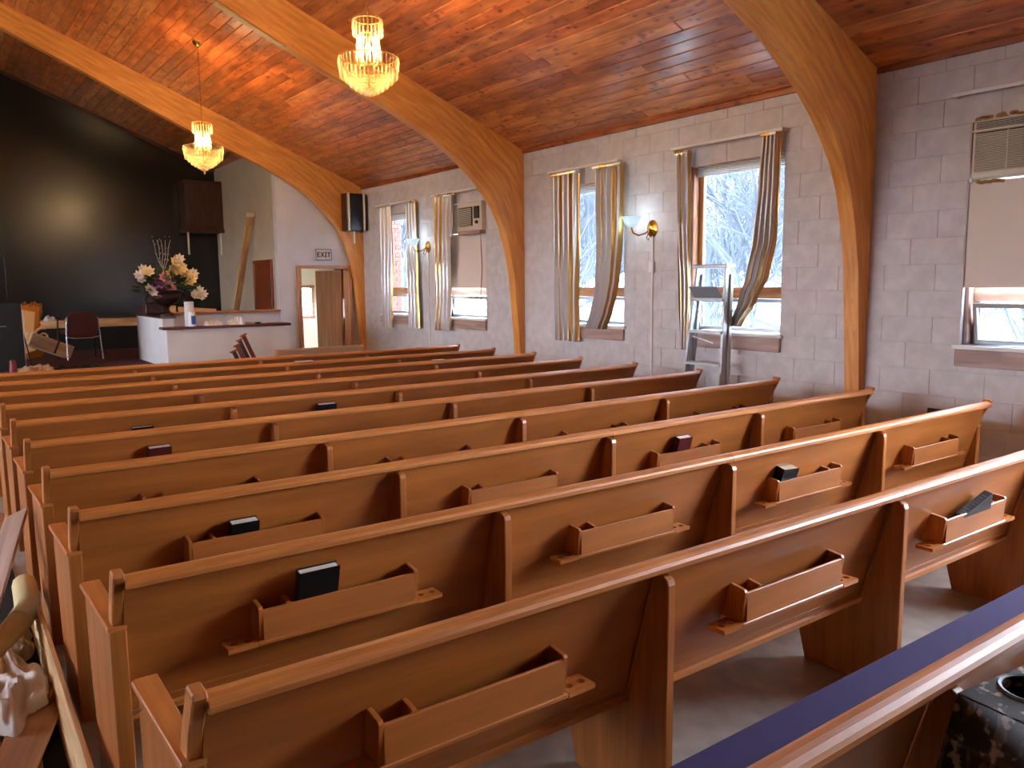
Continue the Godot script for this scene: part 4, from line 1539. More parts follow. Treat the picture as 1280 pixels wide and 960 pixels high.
func build_chancel_things() -> void:
	var PY := 0.60
	var g: G
	# cabinet hung in the corner of the black wall
	var c := thing("hanging_cabinet", "dark brown wooden cabinet hung high in the black chancel corner", "cabinet", "", Vector3(4.48, 2.75, -16.42))
	g = geo(1)
	g.box(Vector3(0, 0.50, 0), Vector3(0.70, 0.92, 0.44), 0.006)
	part("case", g, M.dark_wood, c)
	g = geo(1)
	g.box(Vector3(0.02, 0.53, 0.225), Vector3(0.58, 0.78, 0.02), 0.004)
	part("front_panel", g, M.dark_wood, c)
	g = geo(0)
	g.box(Vector3(0, 0.02, 0.02), Vector3(0.74, 0.08, 0.48), 0.008)
	part("base_moulding", g, M.dark_wood, c)
	for x in [-0.31, 0.30]:
		g = geo(1)
		g.box(Vector3(x, -0.22, 0.16), Vector3(0.03, 0.44, 0.025), 0.002)
		part("hanger_strip", g, M.paper, c, "pale wooden strip below the cabinet")
	# leaning plank
	var p := thing("leaning_plank", "long pale plank leaning on the beige chancel wall", "plank", "", Vector3(4.5, PY, -14.9))
	g = geo(1)
	var a := Vector3(4.52, PY + 0.02, -15.12); var b := Vector3(4.74, 2.97, -14.30)
	var yd := (b - a).normalized()
	var xd := Vector3(1, 0, -0.35).normalized()
	xd = (xd - yd * xd.dot(yd)).normalized()
	g.xf = Transform3D(Basis(xd, yd, xd.cross(yd)), (a + b) / 2 - p.position)
	g.box(Vector3.ZERO, Vector3(0.13, (b - a).length(), 0.035), 0.003)
	part("board", g, M.raw_wood, p)
	g = geo(1)
	g.xf = Transform3D(Basis(xd, yd, xd.cross(yd)), b - yd * 0.03 - p.position)
	g.box(Vector3.ZERO, Vector3(0.14, 0.07, 0.045), 0.003)
	part("end_wrap", g, M.paper, p, "white paper tag round the top end")
	# counter along the back wall, pale edge on a black front
	var k := thing("back_counter", "low black counter with a pale wooden edge along the black wall", "counter", "", Vector3(2.4, PY, -16.3))
	g = geo(0)
	g.box(Vector3(0, 0.20, 0), Vector3(2.2, 0.40, 0.60), 0.004)
	part("base", g, M.black_dull, k)
	g = geo(0)
	g.box(Vector3(0, 0.47, 0.0), Vector3(2.24, 0.13, 0.66), 0.005)
	part("top", g, M.raw_wood, k)
	g = geo(0)
	g.sheet(heap(1.72, -16.1, 0.10, 0.12, 0.10, 12, 14, PY + 0.535), 1, 1, true)
	one("crumpled_paper", g, M.rag, "crumpled pale paper on the black counter behind the maroon chair", "paper")
	# black cabinet at the left edge
	k = thing("black_cabinet", "tall matt black equipment cabinet on the platform edge", "cabinet", "", Vector3(0.68, PY, -13.0))
	g = geo(1)
	g.box(Vector3(0, 0.45, 0), Vector3(0.72, 0.90, 0.55), 0.008)
	part("case", g, M.black_dull, k)
	g = geo(1)
	g.box(Vector3(0.365, 0.46, 0.25), Vector3(0.012, 0.86, 0.03), 0.003)
	part("edge_strip", g, M.alu, k, "grey metal strip on the cabinet corner")
	g = geo(0)
	g.box(Vector3(0.05, 0.60, 0.278), Vector3(0.25, 0.010, 0.012), 0.002)
	part("handle", g, M.grey_text, k)
	# gilded carved frame leaning behind it
	k = thing("gilded_frame", "carved gilded frame leaning behind the black cabinet", "picture frame", "", Vector3(1.28, PY, -14.5))
	g = geo(1)
	var outline := PackedVector2Array()
	for q in [[-0.10, 0.0], [0.13, 0.02], [0.17, 0.10], [0.12, 0.18], [0.18, 0.27], [0.14, 0.36], [0.09, 0.42], [0.14, 0.52], [0.15, 0.62], [0.20, 0.72], [0.19, 0.86], [0.12, 0.83], [0.06, 0.90], [0.0, 0.84], [-0.06, 0.88], [-0.10, 0.82]]:
		outline.append(Vector2(q[0], q[1]))
	g.xf = Transform3D(Basis(Vector3(1, 0, 0), -0.12), Vector3.ZERO)
	g.prism(outline, 2, -0.03, 0.03, 0.012)
	part("frame_body", g, M.gold, k)
	g = geo(1)
	var sp := []
	var rr := []
	for i in 26:
		var t := i / 25.0
		var ang := 1.2 + t * 7.5
		var rad := 0.13 * (1.0 - 0.75 * t)
		sp.append(Vector3(0.16 + cos(ang) * rad, 0.36 + sin(ang) * rad, 0.04))
		rr.append(0.022 * (1.0 - 0.5 * t))
	g.tube(sp, rr, 7)
	part("scroll", g, M.gold_pale, k, "pale carved scroll")
	g = geo(1)
	for i in 7: g.ball(Vector3(-0.07 + i * 0.042, 0.85 + 0.02 * sin(i * 2.0), -0.08), Vector3(0.026, 0.03, 0.03), 7, 5)
	for i in 6: g.ball(Vector3(0.17 - 0.008 * i, 0.78 - i * 0.06, -0.05), Vector3(0.02, 0.026, 0.024), 7, 5)
	part("carved_beads", g, M.gold, k)
	g = geo(1)
	g.prism(PackedVector2Array([Vector2(-0.08, 0.10), Vector2(0.06, 0.14), Vector2(0.05, 0.40), Vector2(0.09, 0.74), Vector2(-0.08, 0.78)]), 2, -0.06, 0.035, 0.01)
	part("gilt_panel", g, M.gold_pale, k)
	# slatted wooden vent box lying tilted
	k = thing("vent_box", "pale slatted wooden vent box tipped over beside the black cabinet", "vent", "", Vector3(1.44, PY, -14.02))
	var tilt := Transform3D(Basis(Vector3(0, 1, 0), 0.25) * Basis(Vector3(0, 0, 1), -0.42), Vector3(0.02, 0.24, 0))
	g = geo(0)
	g.xf = tilt
	g.box(Vector3.ZERO, Vector3(0.62, 0.20, 0.28), 0.005)
	part("box_body", g, M.raw_wood, k)
	for i in 7:
		g = geo(0)
		g.xf = tilt
		g.box(Vector3(-0.13, -0.08 + i * 0.027, 0.146), Vector3(0.34, 0.014, 0.012), 0.002)
		part("slat", g, M.ply, k)
	g = geo(1)
	g.xf = tilt
	g.box(Vector3(0.07, 0, 0.146), Vector3(0.03, 0.20, 0.014), 0.002)
	part("cross_bar", g, M.dark_wood, k)
	# thin black stand
	g = geo(1)
	g.tube([Vector3(1.16, PY, -13.3), Vector3(1.10, PY + 0.42, -13.35), Vector3(1.06, PY + 0.80, -13.4)], 0.010, 6)
	one("metal_rod", g, M.black, "thin black metal rod leaning on the black cabinet", "rod")
	# maroon stacking chair seen from behind
	k = thing("stacking_chair", "maroon padded stacking chair with chrome legs on the platform", "chair", "", Vector3(1.90, PY, -14.1), 0.12)
	g = geo(0)
	var rows := []
	var bp := PackedVector2Array()
	for i in 24:
		var t := TAU * i / 24
		var cx := cos(t); var cy := sin(t)
		bp.append(Vector2(signf(cx) * pow(absf(cx), 0.55) * 0.215, 0.545 + signf(cy) * pow(absf(cy), 0.55) * 0.195))
	g.prism(bp, 2, 0.20, 0.245, 0.012)
	part("backrest", g, M.maroon, k)
	g = geo(0)
	g.box(Vector3(0, 0.42, -0.02), Vector3(0.44, 0.06, 0.44), 0.02)
	part("seat", g, M.maroon, k)
	for s in [-1.0, 1.0]:
		g = geo(1)
		g.tube([Vector3(s * 0.25, 0, 0.26), Vector3(s * 0.235, 0.42, 0.22), Vector3(s * 0.215, 0.66, 0.235)], 0.012, 8)
		part("rear_leg", g, M.chrome, k)
		g = geo(1)
		g.tube([Vector3(s * 0.27, 0, -0.20), Vector3(s * 0.25, 0.60, -0.16), Vector3(s * 0.25, 0.62, -0.10), Vector3(s * 0.235, 0.62, 0.20)], 0.012, 8)
		part("front_leg", g, M.chrome, k)
	g = geo(0)
	g.tube([Vector3(-0.235, 0.36, 0.225), Vector3(-0.12, 0.335, 0.23), Vector3(0.12, 0.335, 0.23), Vector3(0.235, 0.36, 0.225)], 0.010, 8)
	part("cross_bar", g, M.chrome, k)
	# cup, rag bundle and black bag along the platform edge
	k = thing("red_cup", "red plastic cup upside down on the platform edge", "cup", "", Vector3(0.86, PY, -12.30))
	g = geo(1)
	g.lathe([Vector2(0.052, 0), Vector2(0.050, 0.01), Vector2(0.036, 0.17), Vector2(0.030, 0.175), Vector2(0, 0.175)], Vector3.ZERO, 16)
	part("body", g, M.red_cup, k)
	g = geo(1)
	g.lathe([Vector2(0.062, 0), Vector2(0.064, 0.008), Vector2(0.05, 0.014)], Vector3.ZERO, 16)
	part("rim", g, M.red_cup, k)
	g = geo(0)
	g.sheet(heap(1.12, -12.32, 0.22, 0.16, 0.11, 21, 24, PY), 1, 1, true)
	one("crumpled_cloth", g, M.crumple, "crumpled tan cloth beside the red cup", "cloth")
	g = geo(0)
	g.sheet(heap(1.62, -12.35, 0.30, 0.18, 0.07, 33, 24, PY), 1, 1, true)
	one("black_bag", g, M.black, "limp black bag lying on the platform edge under the chair", "bag")
	# flower arrangement on the return cap
	k = thing("flower_urn", "bronze urn with cream, white and purple artificial flowers on the half wall", "flower arrangement", "", Vector3(2.74, 1.3075, -12.05))
	g = geo(1)
	g.lathe([Vector2(0, 0), Vector2(0.10, 0), Vector2(0.10, 0.02), Vector2(0.05, 0.05), Vector2(0.035, 0.09), Vector2(0.05, 0.12), Vector2(0.13, 0.17), Vector2(0.19, 0.24), Vector2(0.20, 0.30), Vector2(0.235, 0.34), Vector2(0.225, 0.35), Vector2(0.18, 0.32), Vector2(0, 0.30)], Vector3.ZERO, 22)
	part("urn", g, M.bronze, k)
	for s in [-1.0, 1.0]:
		g = geo(1)
		g.tube([Vector3(s * 0.17, 0.18, 0), Vector3(s * 0.25, 0.16, 0), Vector3(s * 0.27, 0.24, 0), Vector3(s * 0.22, 0.31, 0)], 0.013, 7)
		part("urn_handle", g, M.bronze, k)
	var q := RandomNumberGenerator.new()
	q.seed = 3
	g = geo(1)
	for i in 150:
		var d := Vector3(q.randf_range(-1, 0.8), q.randf_range(0.0, 0.9), q.randf_range(-0.5, 0.9)).normalized()
		var c0 := Vector3(d.x * 0.30, 0.34 + d.y * 0.24, 0.04 + d.z * 0.20)
		var side := d.cross(Vector3(q.randf(), 1, q.randf())).normalized()
		var l := q.randf_range(0.10, 0.17)
		var nn := side.cross(d).normalized()
		g.tri(c0, c0 + d * l * 0.5 + side * 0.042, c0 + d * l, nn, nn, nn); g.tri(c0, c0 + d * l, c0 + d * l * 0.5 - side * 0.042, nn, nn, nn)
	part("leaves", g, M.leaf, k).set_meta("kind", "stuff")
	var kinds := [["cream_flower", M.cream_petal, [[0.12, 0.60], [0.17, 0.53], [0.07, 0.52], [0.22, 0.62], [0.20, 0.68], [0.12, 0.72], [0.33, 0.40], [0.30, 0.46], [0.38, 0.44], [0.26, 0.40], [-0.30, 0.56], [0.33, 0.52]]], ["white_flower", M.white_petal, [[-0.40, 0.44], [-0.44, 0.50], [-0.30, 0.28], [-0.26, 0.22], [0.44, 0.54], [0.46, 0.20], [0.53, 0.24], [0.50, 0.14], [0.40, 0.16], [-0.36, 0.60], [0.20, 0.78], [0.56, 0.18]]], ["purple_flower", M.purple_petal, [[-0.12, 0.36], [-0.08, 0.30], [-0.16, 0.28], [-0.05, 0.37], [-0.12, 0.22], [-0.18, 0.38], [-0.02, 0.26]]], ["pink_flower", M.pink_petal, [[-0.03, 0.42], [0.06, 0.36], [0.07, 0.30], [-0.06, 0.46], [0.03, 0.34]]]]
	for kind in kinds:
		for s in kind[2]:
			g = geo(1)
			var r: float = 0.10 if kind[0] != "white_flower" else 0.085
			var c2 := Vector3(s[0] * 0.82, s[1] * 0.82 + 0.14, 0.16 + q.randf_range(-0.08, 0.06))
			flower(g, c2, r, 7, Vector3(s[0] * 0.6 + q.randf_range(-0.3, 0.3), 0.45, 1.0).normalized())
			part(kind[0], g, kind[1], k)
	g = geo(1)
	for i in 5:
		var t0 := Vector3(0.0, 0.45, -0.05)
		var pts := [t0]
		for j in 6: pts.append(t0 + Vector3((i - 2) * 0.012 * j + 0.012 * sin(j * 1.7 + i), 0.10 * (j + 1), 0.01 * cos(j * 2.1 + i)))
		g.tube(pts, 0.0035, 4)
		for j in 10: g.ball(pts[1 + j % 6] + Vector3(q.randf_range(-0.02, 0.02), q.randf_range(-0.02, 0.05), 0), Vector3.ONE * 0.006, 5, 4)
	part("silver_twig", g, M.silver_twig, k, "pale dried twigs rising above the flowers")
	# dark box behind the urn
	g = geo(0)
	g.box(Vector3(0, 0.07, 0), Vector3(0.24, 0.14, 0.3), 0.006)
	var db := one("dark_box", g, M.dark_wood, "small dark brown box behind the bronze urn", "box")
	db.position = Vector3(2.70, 1.3075, -12.75)
	# cut boards on the rear cap
	g = geo(0)
	g.prism(PackedVector2Array([Vector2(-0.28, 0), Vector2(0.30, 0), Vector2(0.30, 0.035), Vector2(-0.28, 0.085)]), 2, -0.02, 0.02, 0.002)
	var cb := one("cut_board", g, M.raw_wood, "short tapered pale board on the half wall behind the paper towel roll", "board")
	cb.position = Vector3(3.50, 1.3075, -13.40)
	g = geo(0)
	g.box(Vector3(0, 0.05, 0), Vector3(0.10, 0.10, 0.06), 0.003)
	cb = one("wood_block", g, M.raw_wood, "small pale wood block beside the urn on the rear half wall", "block")
	cb.position = Vector3(3.13, 1.3075, -13.40)
	g = geo(1)
	g.box(Vector3(0, 0.12, 0), Vector3(0.018, 0.24, 0.018), 0.002)
	cb = one("white_stick", g, M.paper, "thin white stick standing behind the bronze urn", "stick")
	cb.position = Vector3(3.05, 1.3075, -13.40)
	# paper towels and a wipes tub on the front cap
	var CY := 1.1575
	k = thing("paper_towel_roll", "white paper towel roll standing behind the blue tub", "paper roll", "", Vector3(2.97, CY, -11.76))
	g = geo(1)
	g.lathe([Vector2(0, 0), Vector2(0.062, 0), Vector2(0.064, 0.005), Vector2(0.064, 0.335), Vector2(0.060, 0.34), Vector2(0.022, 0.34), Vector2(0.022, 0.32), Vector2(0, 0.32)], Vector3.ZERO, 22)
	part("roll", g, M.rag, k)
	k = thing("wipes_tub", "blue and white plastic wipes tub on the maroon cap", "tub", "", Vector3(2.97, CY, -11.645))
	g = geo(1)
	g.lathe([Vector2(0, 0), Vector2(0.047, 0), Vector2(0.050, 0.006), Vector2(0.050, 0.165), Vector2(0.045, 0.17), Vector2(0, 0.17)], Vector3.ZERO, 20)
	part("tub_body", g, M.white, k)
	g = geo(1)
	g.lathe([Vector2(0.048, 0.17), Vector2(0.048, 0.195), Vector2(0.040, 0.203), Vector2(0, 0.203)], Vector3.ZERO, 20)
	part("lid", g, M.white, k)
	g = geo(1)
	var strip := []
	for i in 9:
		var t := -0.4 + 1.9 * i / 8.0
		strip.append([Vector3(sin(t) * 0.0512, 0.03, cos(t) * 0.0512), Vector3(sin(t) * 0.0512, 0.15, cos(t) * 0.0512)])
	g.sheet(strip, 1, 1, true)
	part("printed_label", g, M.blue_print, k, "blue printed label")
	# rags along the cap
	var spots := [[3.22, 0.10, 41], [3.32, 0.06, 42], [3.52, 0.07, 43], [3.64, 0.07, 44]]
	for s in spots:
		g = geo(0)
		g.sheet(heap(s[0], -11.68, s[1], 0.09, 0.08 if s[2] != 44 else 0.14, s[2], 16, CY), 1, 1, true)
		one("white_rag", g, M.rag, "crumpled white rag lying on the maroon cap", "rag", "white rags on the maroon cap")
	g = geo(0)
	g.box(Vector3(0, 0.014, 0), Vector3(0.07, 0.028, 0.05), 0.006)
	cb = one("small_tool", g, M.black, "small black tool on the maroon cap", "tool")
	cb.position = Vector3(3.90, CY, -11.68)
	g = geo(0)
	g.box(Vector3(0, 0.006, 0), Vector3(0.24, 0.012, 0.06), 0.003)
	cb = one("paint_stick", g, M.ply, "flat wooden paint stick on the maroon cap", "stick")
	cb.position = Vector3(4.15, CY, -11.68)
	# four pew bracket boards leaning on the front half wall
	for i in 4:
		var tip: Array = [[292, 440], [296, 432.5], [299, 426], [304, 420]][i]
		var zt := -11.20 - 0.09 * i
		var top_at := px(tip[0], tip[1], 2, zt)
		var h := top_at.y / 0.921
		k = thing("leaning_bracket", ["shortest capped wooden bracket of four leaning on the white half wall", "second shortest capped wooden bracket leaning on the white half wall", "second tallest capped wooden bracket leaning on the white half wall", "tallest capped wooden bracket of four leaning on the white half wall"][i], "bracket", "wooden brackets leaning on the half wall", Vector3(top_at.x + 0.389 * h, 0.012, zt))
		k.rotation = Vector3(0, 0, 0.40)
		g = geo(1)
		g.box(Vector3(0.04 * 0, h / 2, 0), Vector3(0.055, h, 0.03), 0.003)
		part("post", g, M.red_wood if i % 2 else M.dark_wood, k)
		g = geo(0)
		g.box(Vector3(0, h, 0), Vector3(0.10, 0.022, 0.05), 0.004)
		part("cap", g, M.red_wood, k)

# ---------------------------------------------------------------- books
func book(at: Vector3, size: Vector3, rot: Vector3, cover: Material, label: String, pages: Material, lettering := false) -> void:
	# size: x width, y height, z thickness; spine on the -x side (on top where lettered); origin at the base
	var o := thing("book", label, "book", "books in the pew racks", at)
	o.rotation = rot
	var g := geo(0)
	for s in [-1.0, 1.0]:
		g.box(Vector3(0, size.y / 2, s * (size.z / 2 - 0.0015)), Vector3(size.x, size.y, 0.003), 0.001)
	if lettering: g.box(Vector3(0, size.y - 0.0015, 0), Vector3(size.x, 0.003, size.z), 0.001)
	else: g.box(Vector3(-size.x / 2 + 0.0015, size.y / 2, 0), Vector3(0.003, size.y, size.z), 0.001)
	part("cover", g, cover, o)
	g = geo(0)
	g.box(Vector3(-0.001, size.y / 2, 0), Vector3(size.x - 0.010, size.y - 0.008, size.z - 0.007), 0.001)
	part("pages", g, pages, o)
	if lettering:
		g = geo(0)
		for i in 9:
			var hh := 0.010 + 0.006 * ((i * 7) % 3)
			g.box(Vector3(-size.x / 2 + 0.018 + i * (size.x - 0.04) / 9.0, size.y + 0.0003, 0.0), Vector3(0.004, 0.0012, hh), 0.0)
		part("spine_lettering", g, M.grey_text, o)

func rack_point(k: int, seg: int, dx: float) -> Vector3:
	# on the floor of a rack, between its front and the pew back
	return pew_origin(k) + Vector3((seg + 0.5) * SEG + dx, 0.5605, -0.075)

func build_books() -> void:
	var lean := 0.26
	book(rack_point(2, 0, -0.085), Vector3(0.145, 0.215, 0.034), Vector3(lean, 0, 0), M.black_book, "black hardback standing upright in an aisle-side rack, its white page edges showing", M.paper)
	book(rack_point(3, 0, -0.06), Vector3(0.12, 0.165, 0.045), Vector3(lean, 0, 0), M.black_book, "thick black book low in the rack next in front of the upright black hardback", M.paper)
	book(rack_point(5, 0, -0.02), Vector3(0.13, 0.21, 0.045), Vector3(lean, 0, 0), M.red_book, "purplish maroon hymnal in an aisle-side rack", M.paper)
	book(rack_point(6, 0, 0.06), Vector3(0.14, 0.20, 0.03), Vector3(lean, 0, 0), M.black_book, "thin black book, only its white top edge above the pew before it", M.paper)
	book(rack_point(6, 1, 0.04), Vector3(0.15, 0.235, 0.05), Vector3(lean, 0, 0), M.black_book, "thick black book standing in a rack amid the middle pews", M.paper)
	book(rack_point(3, 2, -0.06), Vector3(0.12, 0.20, 0.045), Vector3(lean, 0, 0), M.red_book, "maroon hymnal standing in a rack towards the window wall", M.paper)
	book(rack_point(2, 2, -0.19) + Vector3(0, 0.012, -0.01), Vector3(0.135, 0.165, 0.055), Vector3(lean, 0.0, -0.06), M.black_book, "black book with tan page edges tipped over in a wall-side rack", M.tan_paper)
	book(rack_point(1, 2, -0.02) + Vector3(0.05, 0.012, 0.018), Vector3(0.25, 0.130, 0.04), Vector3(0.22, 0.0, 0.30), M.black_book, "black book with lettered spine slanting out of its rack", M.paper, true)
	# leaflets lying on rails
	for s in [[9, 380, 453, 0.20, "white leaflet on a pew rail towards the exit door"], [8, 548, 450.5, 0.14, "white leaflet on a pew rail towards the wall lamp"]]:
		var o := pew_origin(s[0])
		var p := px(s[1], s[2], 2, o.z - 0.03)
		var g := geo(0)
		g.box(Vector3(0, 0.003, 0), Vector3(s[3], 0.006, 0.06), 0.001)
		var l := one("leaflet", g, M.paper, s[4], "leaflet")
		l.position = Vector3(p.x, 0.8725, o.z - 0.034)

# ---------------------------------------------------------------- debris in the aisle
func plank(called: String, a: Vector3, b: Vector3, w: float, th: float, roll: float, m: Material, label: String, group := "") -> void:
	# a board from a to b (centre line of its lower face); w across, th thick, rolled about its length
	var o := thing(called, label, "board", group, a)
	var z := (b - a).normalized()
	var x := Vector3.UP.cross(z).normalized()
	var y := z.cross(x)
	var g := geo(2)
	g.xf = Transform3D(Basis(x, y, z) * Basis(Vector3(0, 0, 1), roll), (b - a) / 2)
	g.box(Vector3(0, th / 2, 0), Vector3(w, th, (b - a).length()), 0.002)
	part("board", g, m, o)

func build_aisle_debris() -> void:
	var grp := "torn-out boards heaped in the aisle"
	plank("edge_board", Vector3(0.322, 0.115, -4.40), Vector3(0.300, 0.115, -2.20), 0.20, 0.020, PI / 2 - 0.08, M.raw_wood, "long board on edge along the pew ends", grp)
	plank("flat_board", Vector3(0.02, 0.045, -2.35), Vector3(0.12, 0.055, -3.75), 0.20, 0.012, 0.0, M.ply, "broad tan board lying flat beside the dark carpet", grp)
	plank("flat_board", Vector3(-0.12, 0.075, -2.6), Vector3(-0.02, 0.075, -4.0), 0.25, 0.012, 0.05, M.ply, "tan board lying farther into the aisle", grp)
	plank("crossed_board", Vector3(0.10, 0.075, -3.05), Vector3(0.275, 0.070, -3.62), 0.15, 0.010, 0.10, M.ply, "short tan board crossed over the flat one", grp)
	plank("crossed_board", Vector3(0.14, 0.012, -2.9), Vector3(0.17, 0.012, -3.6), 0.11, 0.012, 0.0, M.ply, "narrow tan board under the crossed one", grp)
	plank("tilted_board", Vector3(0.03, 0.12, -3.95), Vector3(0.295, 0.57, -4.72), 0.13, 0.016, -0.5, M.sill_wood, "pale painted board tipped up against a pew end", grp)
	plank("tilted_board", Vector3(0.10, 0.05, -5.4), Vector3(0.25, 0.16, -6.5), 0.16, 0.018, 0.2, M.ply, "tan board behind the tipped up one", grp)
	plank("tilted_board", Vector3(0.08, 0.10, -5.0), Vector3(0.30, 0.22, -5.9), 0.05, 0.03, 0.2, M.raw_wood, "narrow batten across the tan board behind the tipped up one", grp)
	# curved cream foam moulding in two pieces
	for i in 2:
		var g := geo(2)
		var pts := []
		for j in 7:
			var t := (i + j / 6.0 * 0.96) / 2.0
			pts.append(Vector3(0.06, 0.13, -4.02).lerp(Vector3(0.255, 0.17, -4.10), minf(1.0, t * 1.6)) + Vector3(0.035 * t, 0.06 * t, -0.55 * t * t))
		g.tube(pts, 0.055, 10)
		one("curved_moulding", g, M.cream_foam, "cream curved moulding piece on the debris by the pew ends", "moulding", "cream curved moulding pieces")
	var g := geo(0)
	g.sheet(heap(0.12, -3.72, 0.15, 0.36, 0.10, 61, 26, 0.085), 1, 1, true)
	one("paper_sheet", g, M.rag, "crumpled white paper sheet among the debris", "paper")
	g = geo(0)
	g.sheet(heap(0.10, -4.35, 0.20, 0.30, 0.13, 62, 22, 0.01), 1, 1, true)
	one("grey_wrapping", g, M.crumple, "tan wrapping under the cream moulding", "wrapping")
	g = geo(0)
	g.sheet(heap(0.262, -3.62, 0.045, 0.10, 0.09, 63, 12, 0.05), 1, 1, true)
	one("brown_scrap", g, M.gold, "glossy golden brown scrap beside the white sheet", "scrap")
	# paper tag caught on a pew arm
	g = geo(0)
	var pt := Vector3(0.362, 0.66, -2.10)
	g.tri(Vector3(0, 0, 0), Vector3(-0.03, 0.012, 0.012), Vector3(-0.024, -0.016, -0.006), Vector3(0, 0.3, 1).normalized(), Vector3(0, 0.3, 1).normalized(), Vector3(0, 0.3, 1).normalized())
	g.tri(Vector3(0, 0, -0.001), Vector3(-0.03, 0.012, 0.011), Vector3(-0.024, -0.016, -0.007), Vector3(0, -0.3, -1).normalized(), Vector3(0, -0.3, -1).normalized(), Vector3(0, -0.3, -1).normalized())
	var tag := one("paper_tag", g, M.paper, "torn white paper tag on the side of a pew arm", "tag")
	tag.position = pt

# ---------------------------------------------------------------- stepladder behind the purple cushion
func build_near_stepladder() -> void:
	var o := thing("work_stepladder", "black stepladder with a moulded tool tray, spattered with white plaster", "ladder", "", Vector3(1.95, 0, -0.56), -0.12)
	var top := 0.85
	# tray top with an oval cup hole and a slot, built as a ring of cells round the openings
	var g := geo(0)
	var hx := -0.125
	plate_with_holes(g, -0.27, 0.10, -0.16, 0.03, top - 0.02, top, [Vector2(hx, -0.085)], 0.058)
	plate_with_holes(g, 0.10, 0.30, -0.16, 0.03, top - 0.02, top, [Vector2(0.2, -0.085)], 0.05)
	g.box(Vector3(0.015, top - 0.02, 0.10), Vector3(0.57, 0.03, 0.10), 0.008)
	g.box(Vector3(0.015, top - 0.045, 0.04), Vector3(0.57, 0.02, 0.05), 0.003)
	part("tool_tray", g, M.splatter, o, "moulded black tray spattered with plaster")
	for h in [[hx, 0.06], [0.2, 0.05]]:
		g = geo(1)
		g.lathe([Vector2(h[1], top - 0.002), Vector2(h[1] - 0.006, top - 0.09), Vector2(0, top - 0.09)], Vector3(h[0], 0, -0.085), 24)
		part("cup_well", g, M.black, o)
		g = geo(1)
		g.lathe([Vector2(h[1] + 0.008, top), Vector2(h[1] + 0.005, top + 0.005), Vector2(h[1] - 0.001, top + 0.003), Vector2(h[1] - 0.002, top - 0.004)], Vector3(h[0], 0, -0.085), 24)
		part("cup_rim", g, M.black, o)
	# flared skirt
	g = geo(0)
	var c := Vector3(0, top - 0.2, 0)
	var t0 := [Vector3(-0.27, top - 0.004, -0.16), Vector3(0.30, top - 0.004, -0.16), Vector3(0.30, top - 0.004, 0.15), Vector3(-0.27, top - 0.004, 0.15)]
	var b0 := [Vector3(-0.36, top - 0.26, -0.17), Vector3(0.36, top - 0.26, -0.17), Vector3(0.36, top - 0.26, 0.26), Vector3(-0.36, top - 0.26, 0.26)]
	for i in 4:
		var j := (i + 1) % 4
		g.face_out([t0[i], t0[j], b0[j], b0[i]], c)
	part("skirt", g, M.splatter, o)
	for i in 4:
		g = geo(1)
		var b: Vector3 = b0[i]
		rail(g, Vector3(b.x * 0.96, top - 0.27, b.z * 0.9), Vector3(b.x * 1.2, 0.0, b.z * (1.0 if i < 2 else 1.5)), 0.03, 0.05)
		part("leg", g, M.alu, o)
	g = geo(0)
	g.box(Vector3(0, 0.32, 0.22), Vector3(0.74, 0.03, 0.10), 0.005)
	part("step", g, M.splatter, o)

# ---------------------------------------------------------------- outdoors
func branch(g: G, q: RandomNumberGenerator, p: Vector3, d: Vector3, l: float, r: float, depth: int) -> void:
	var mid := p + d * l * 0.5 + Vector3(q.randf_range(-1, 1), q.randf_range(-0.3, 0.6), q.randf_range(-1, 1)) * l * 0.06
	var end := p + d * l
	g.tube([p, mid, end], [r, r * 0.85, r * 0.65], 5 if depth > 1 else 3, false)
	if depth == 0: return
	var n := 4
	for i in n:
		var dir := (d + Vector3(q.randf_range(-1, 1), q.randf_range(-0.35, 0.7), q.randf_range(-1, 1)) * 0.75).normalized()
		var f := 1.0 if i == 0 else q.randf_range(0.45, 0.95)
		branch(g, q, p.lerp(end, f), dir, l * q.randf_range(0.62, 0.85), r * q.randf_range(0.60, 0.75), depth - 1)

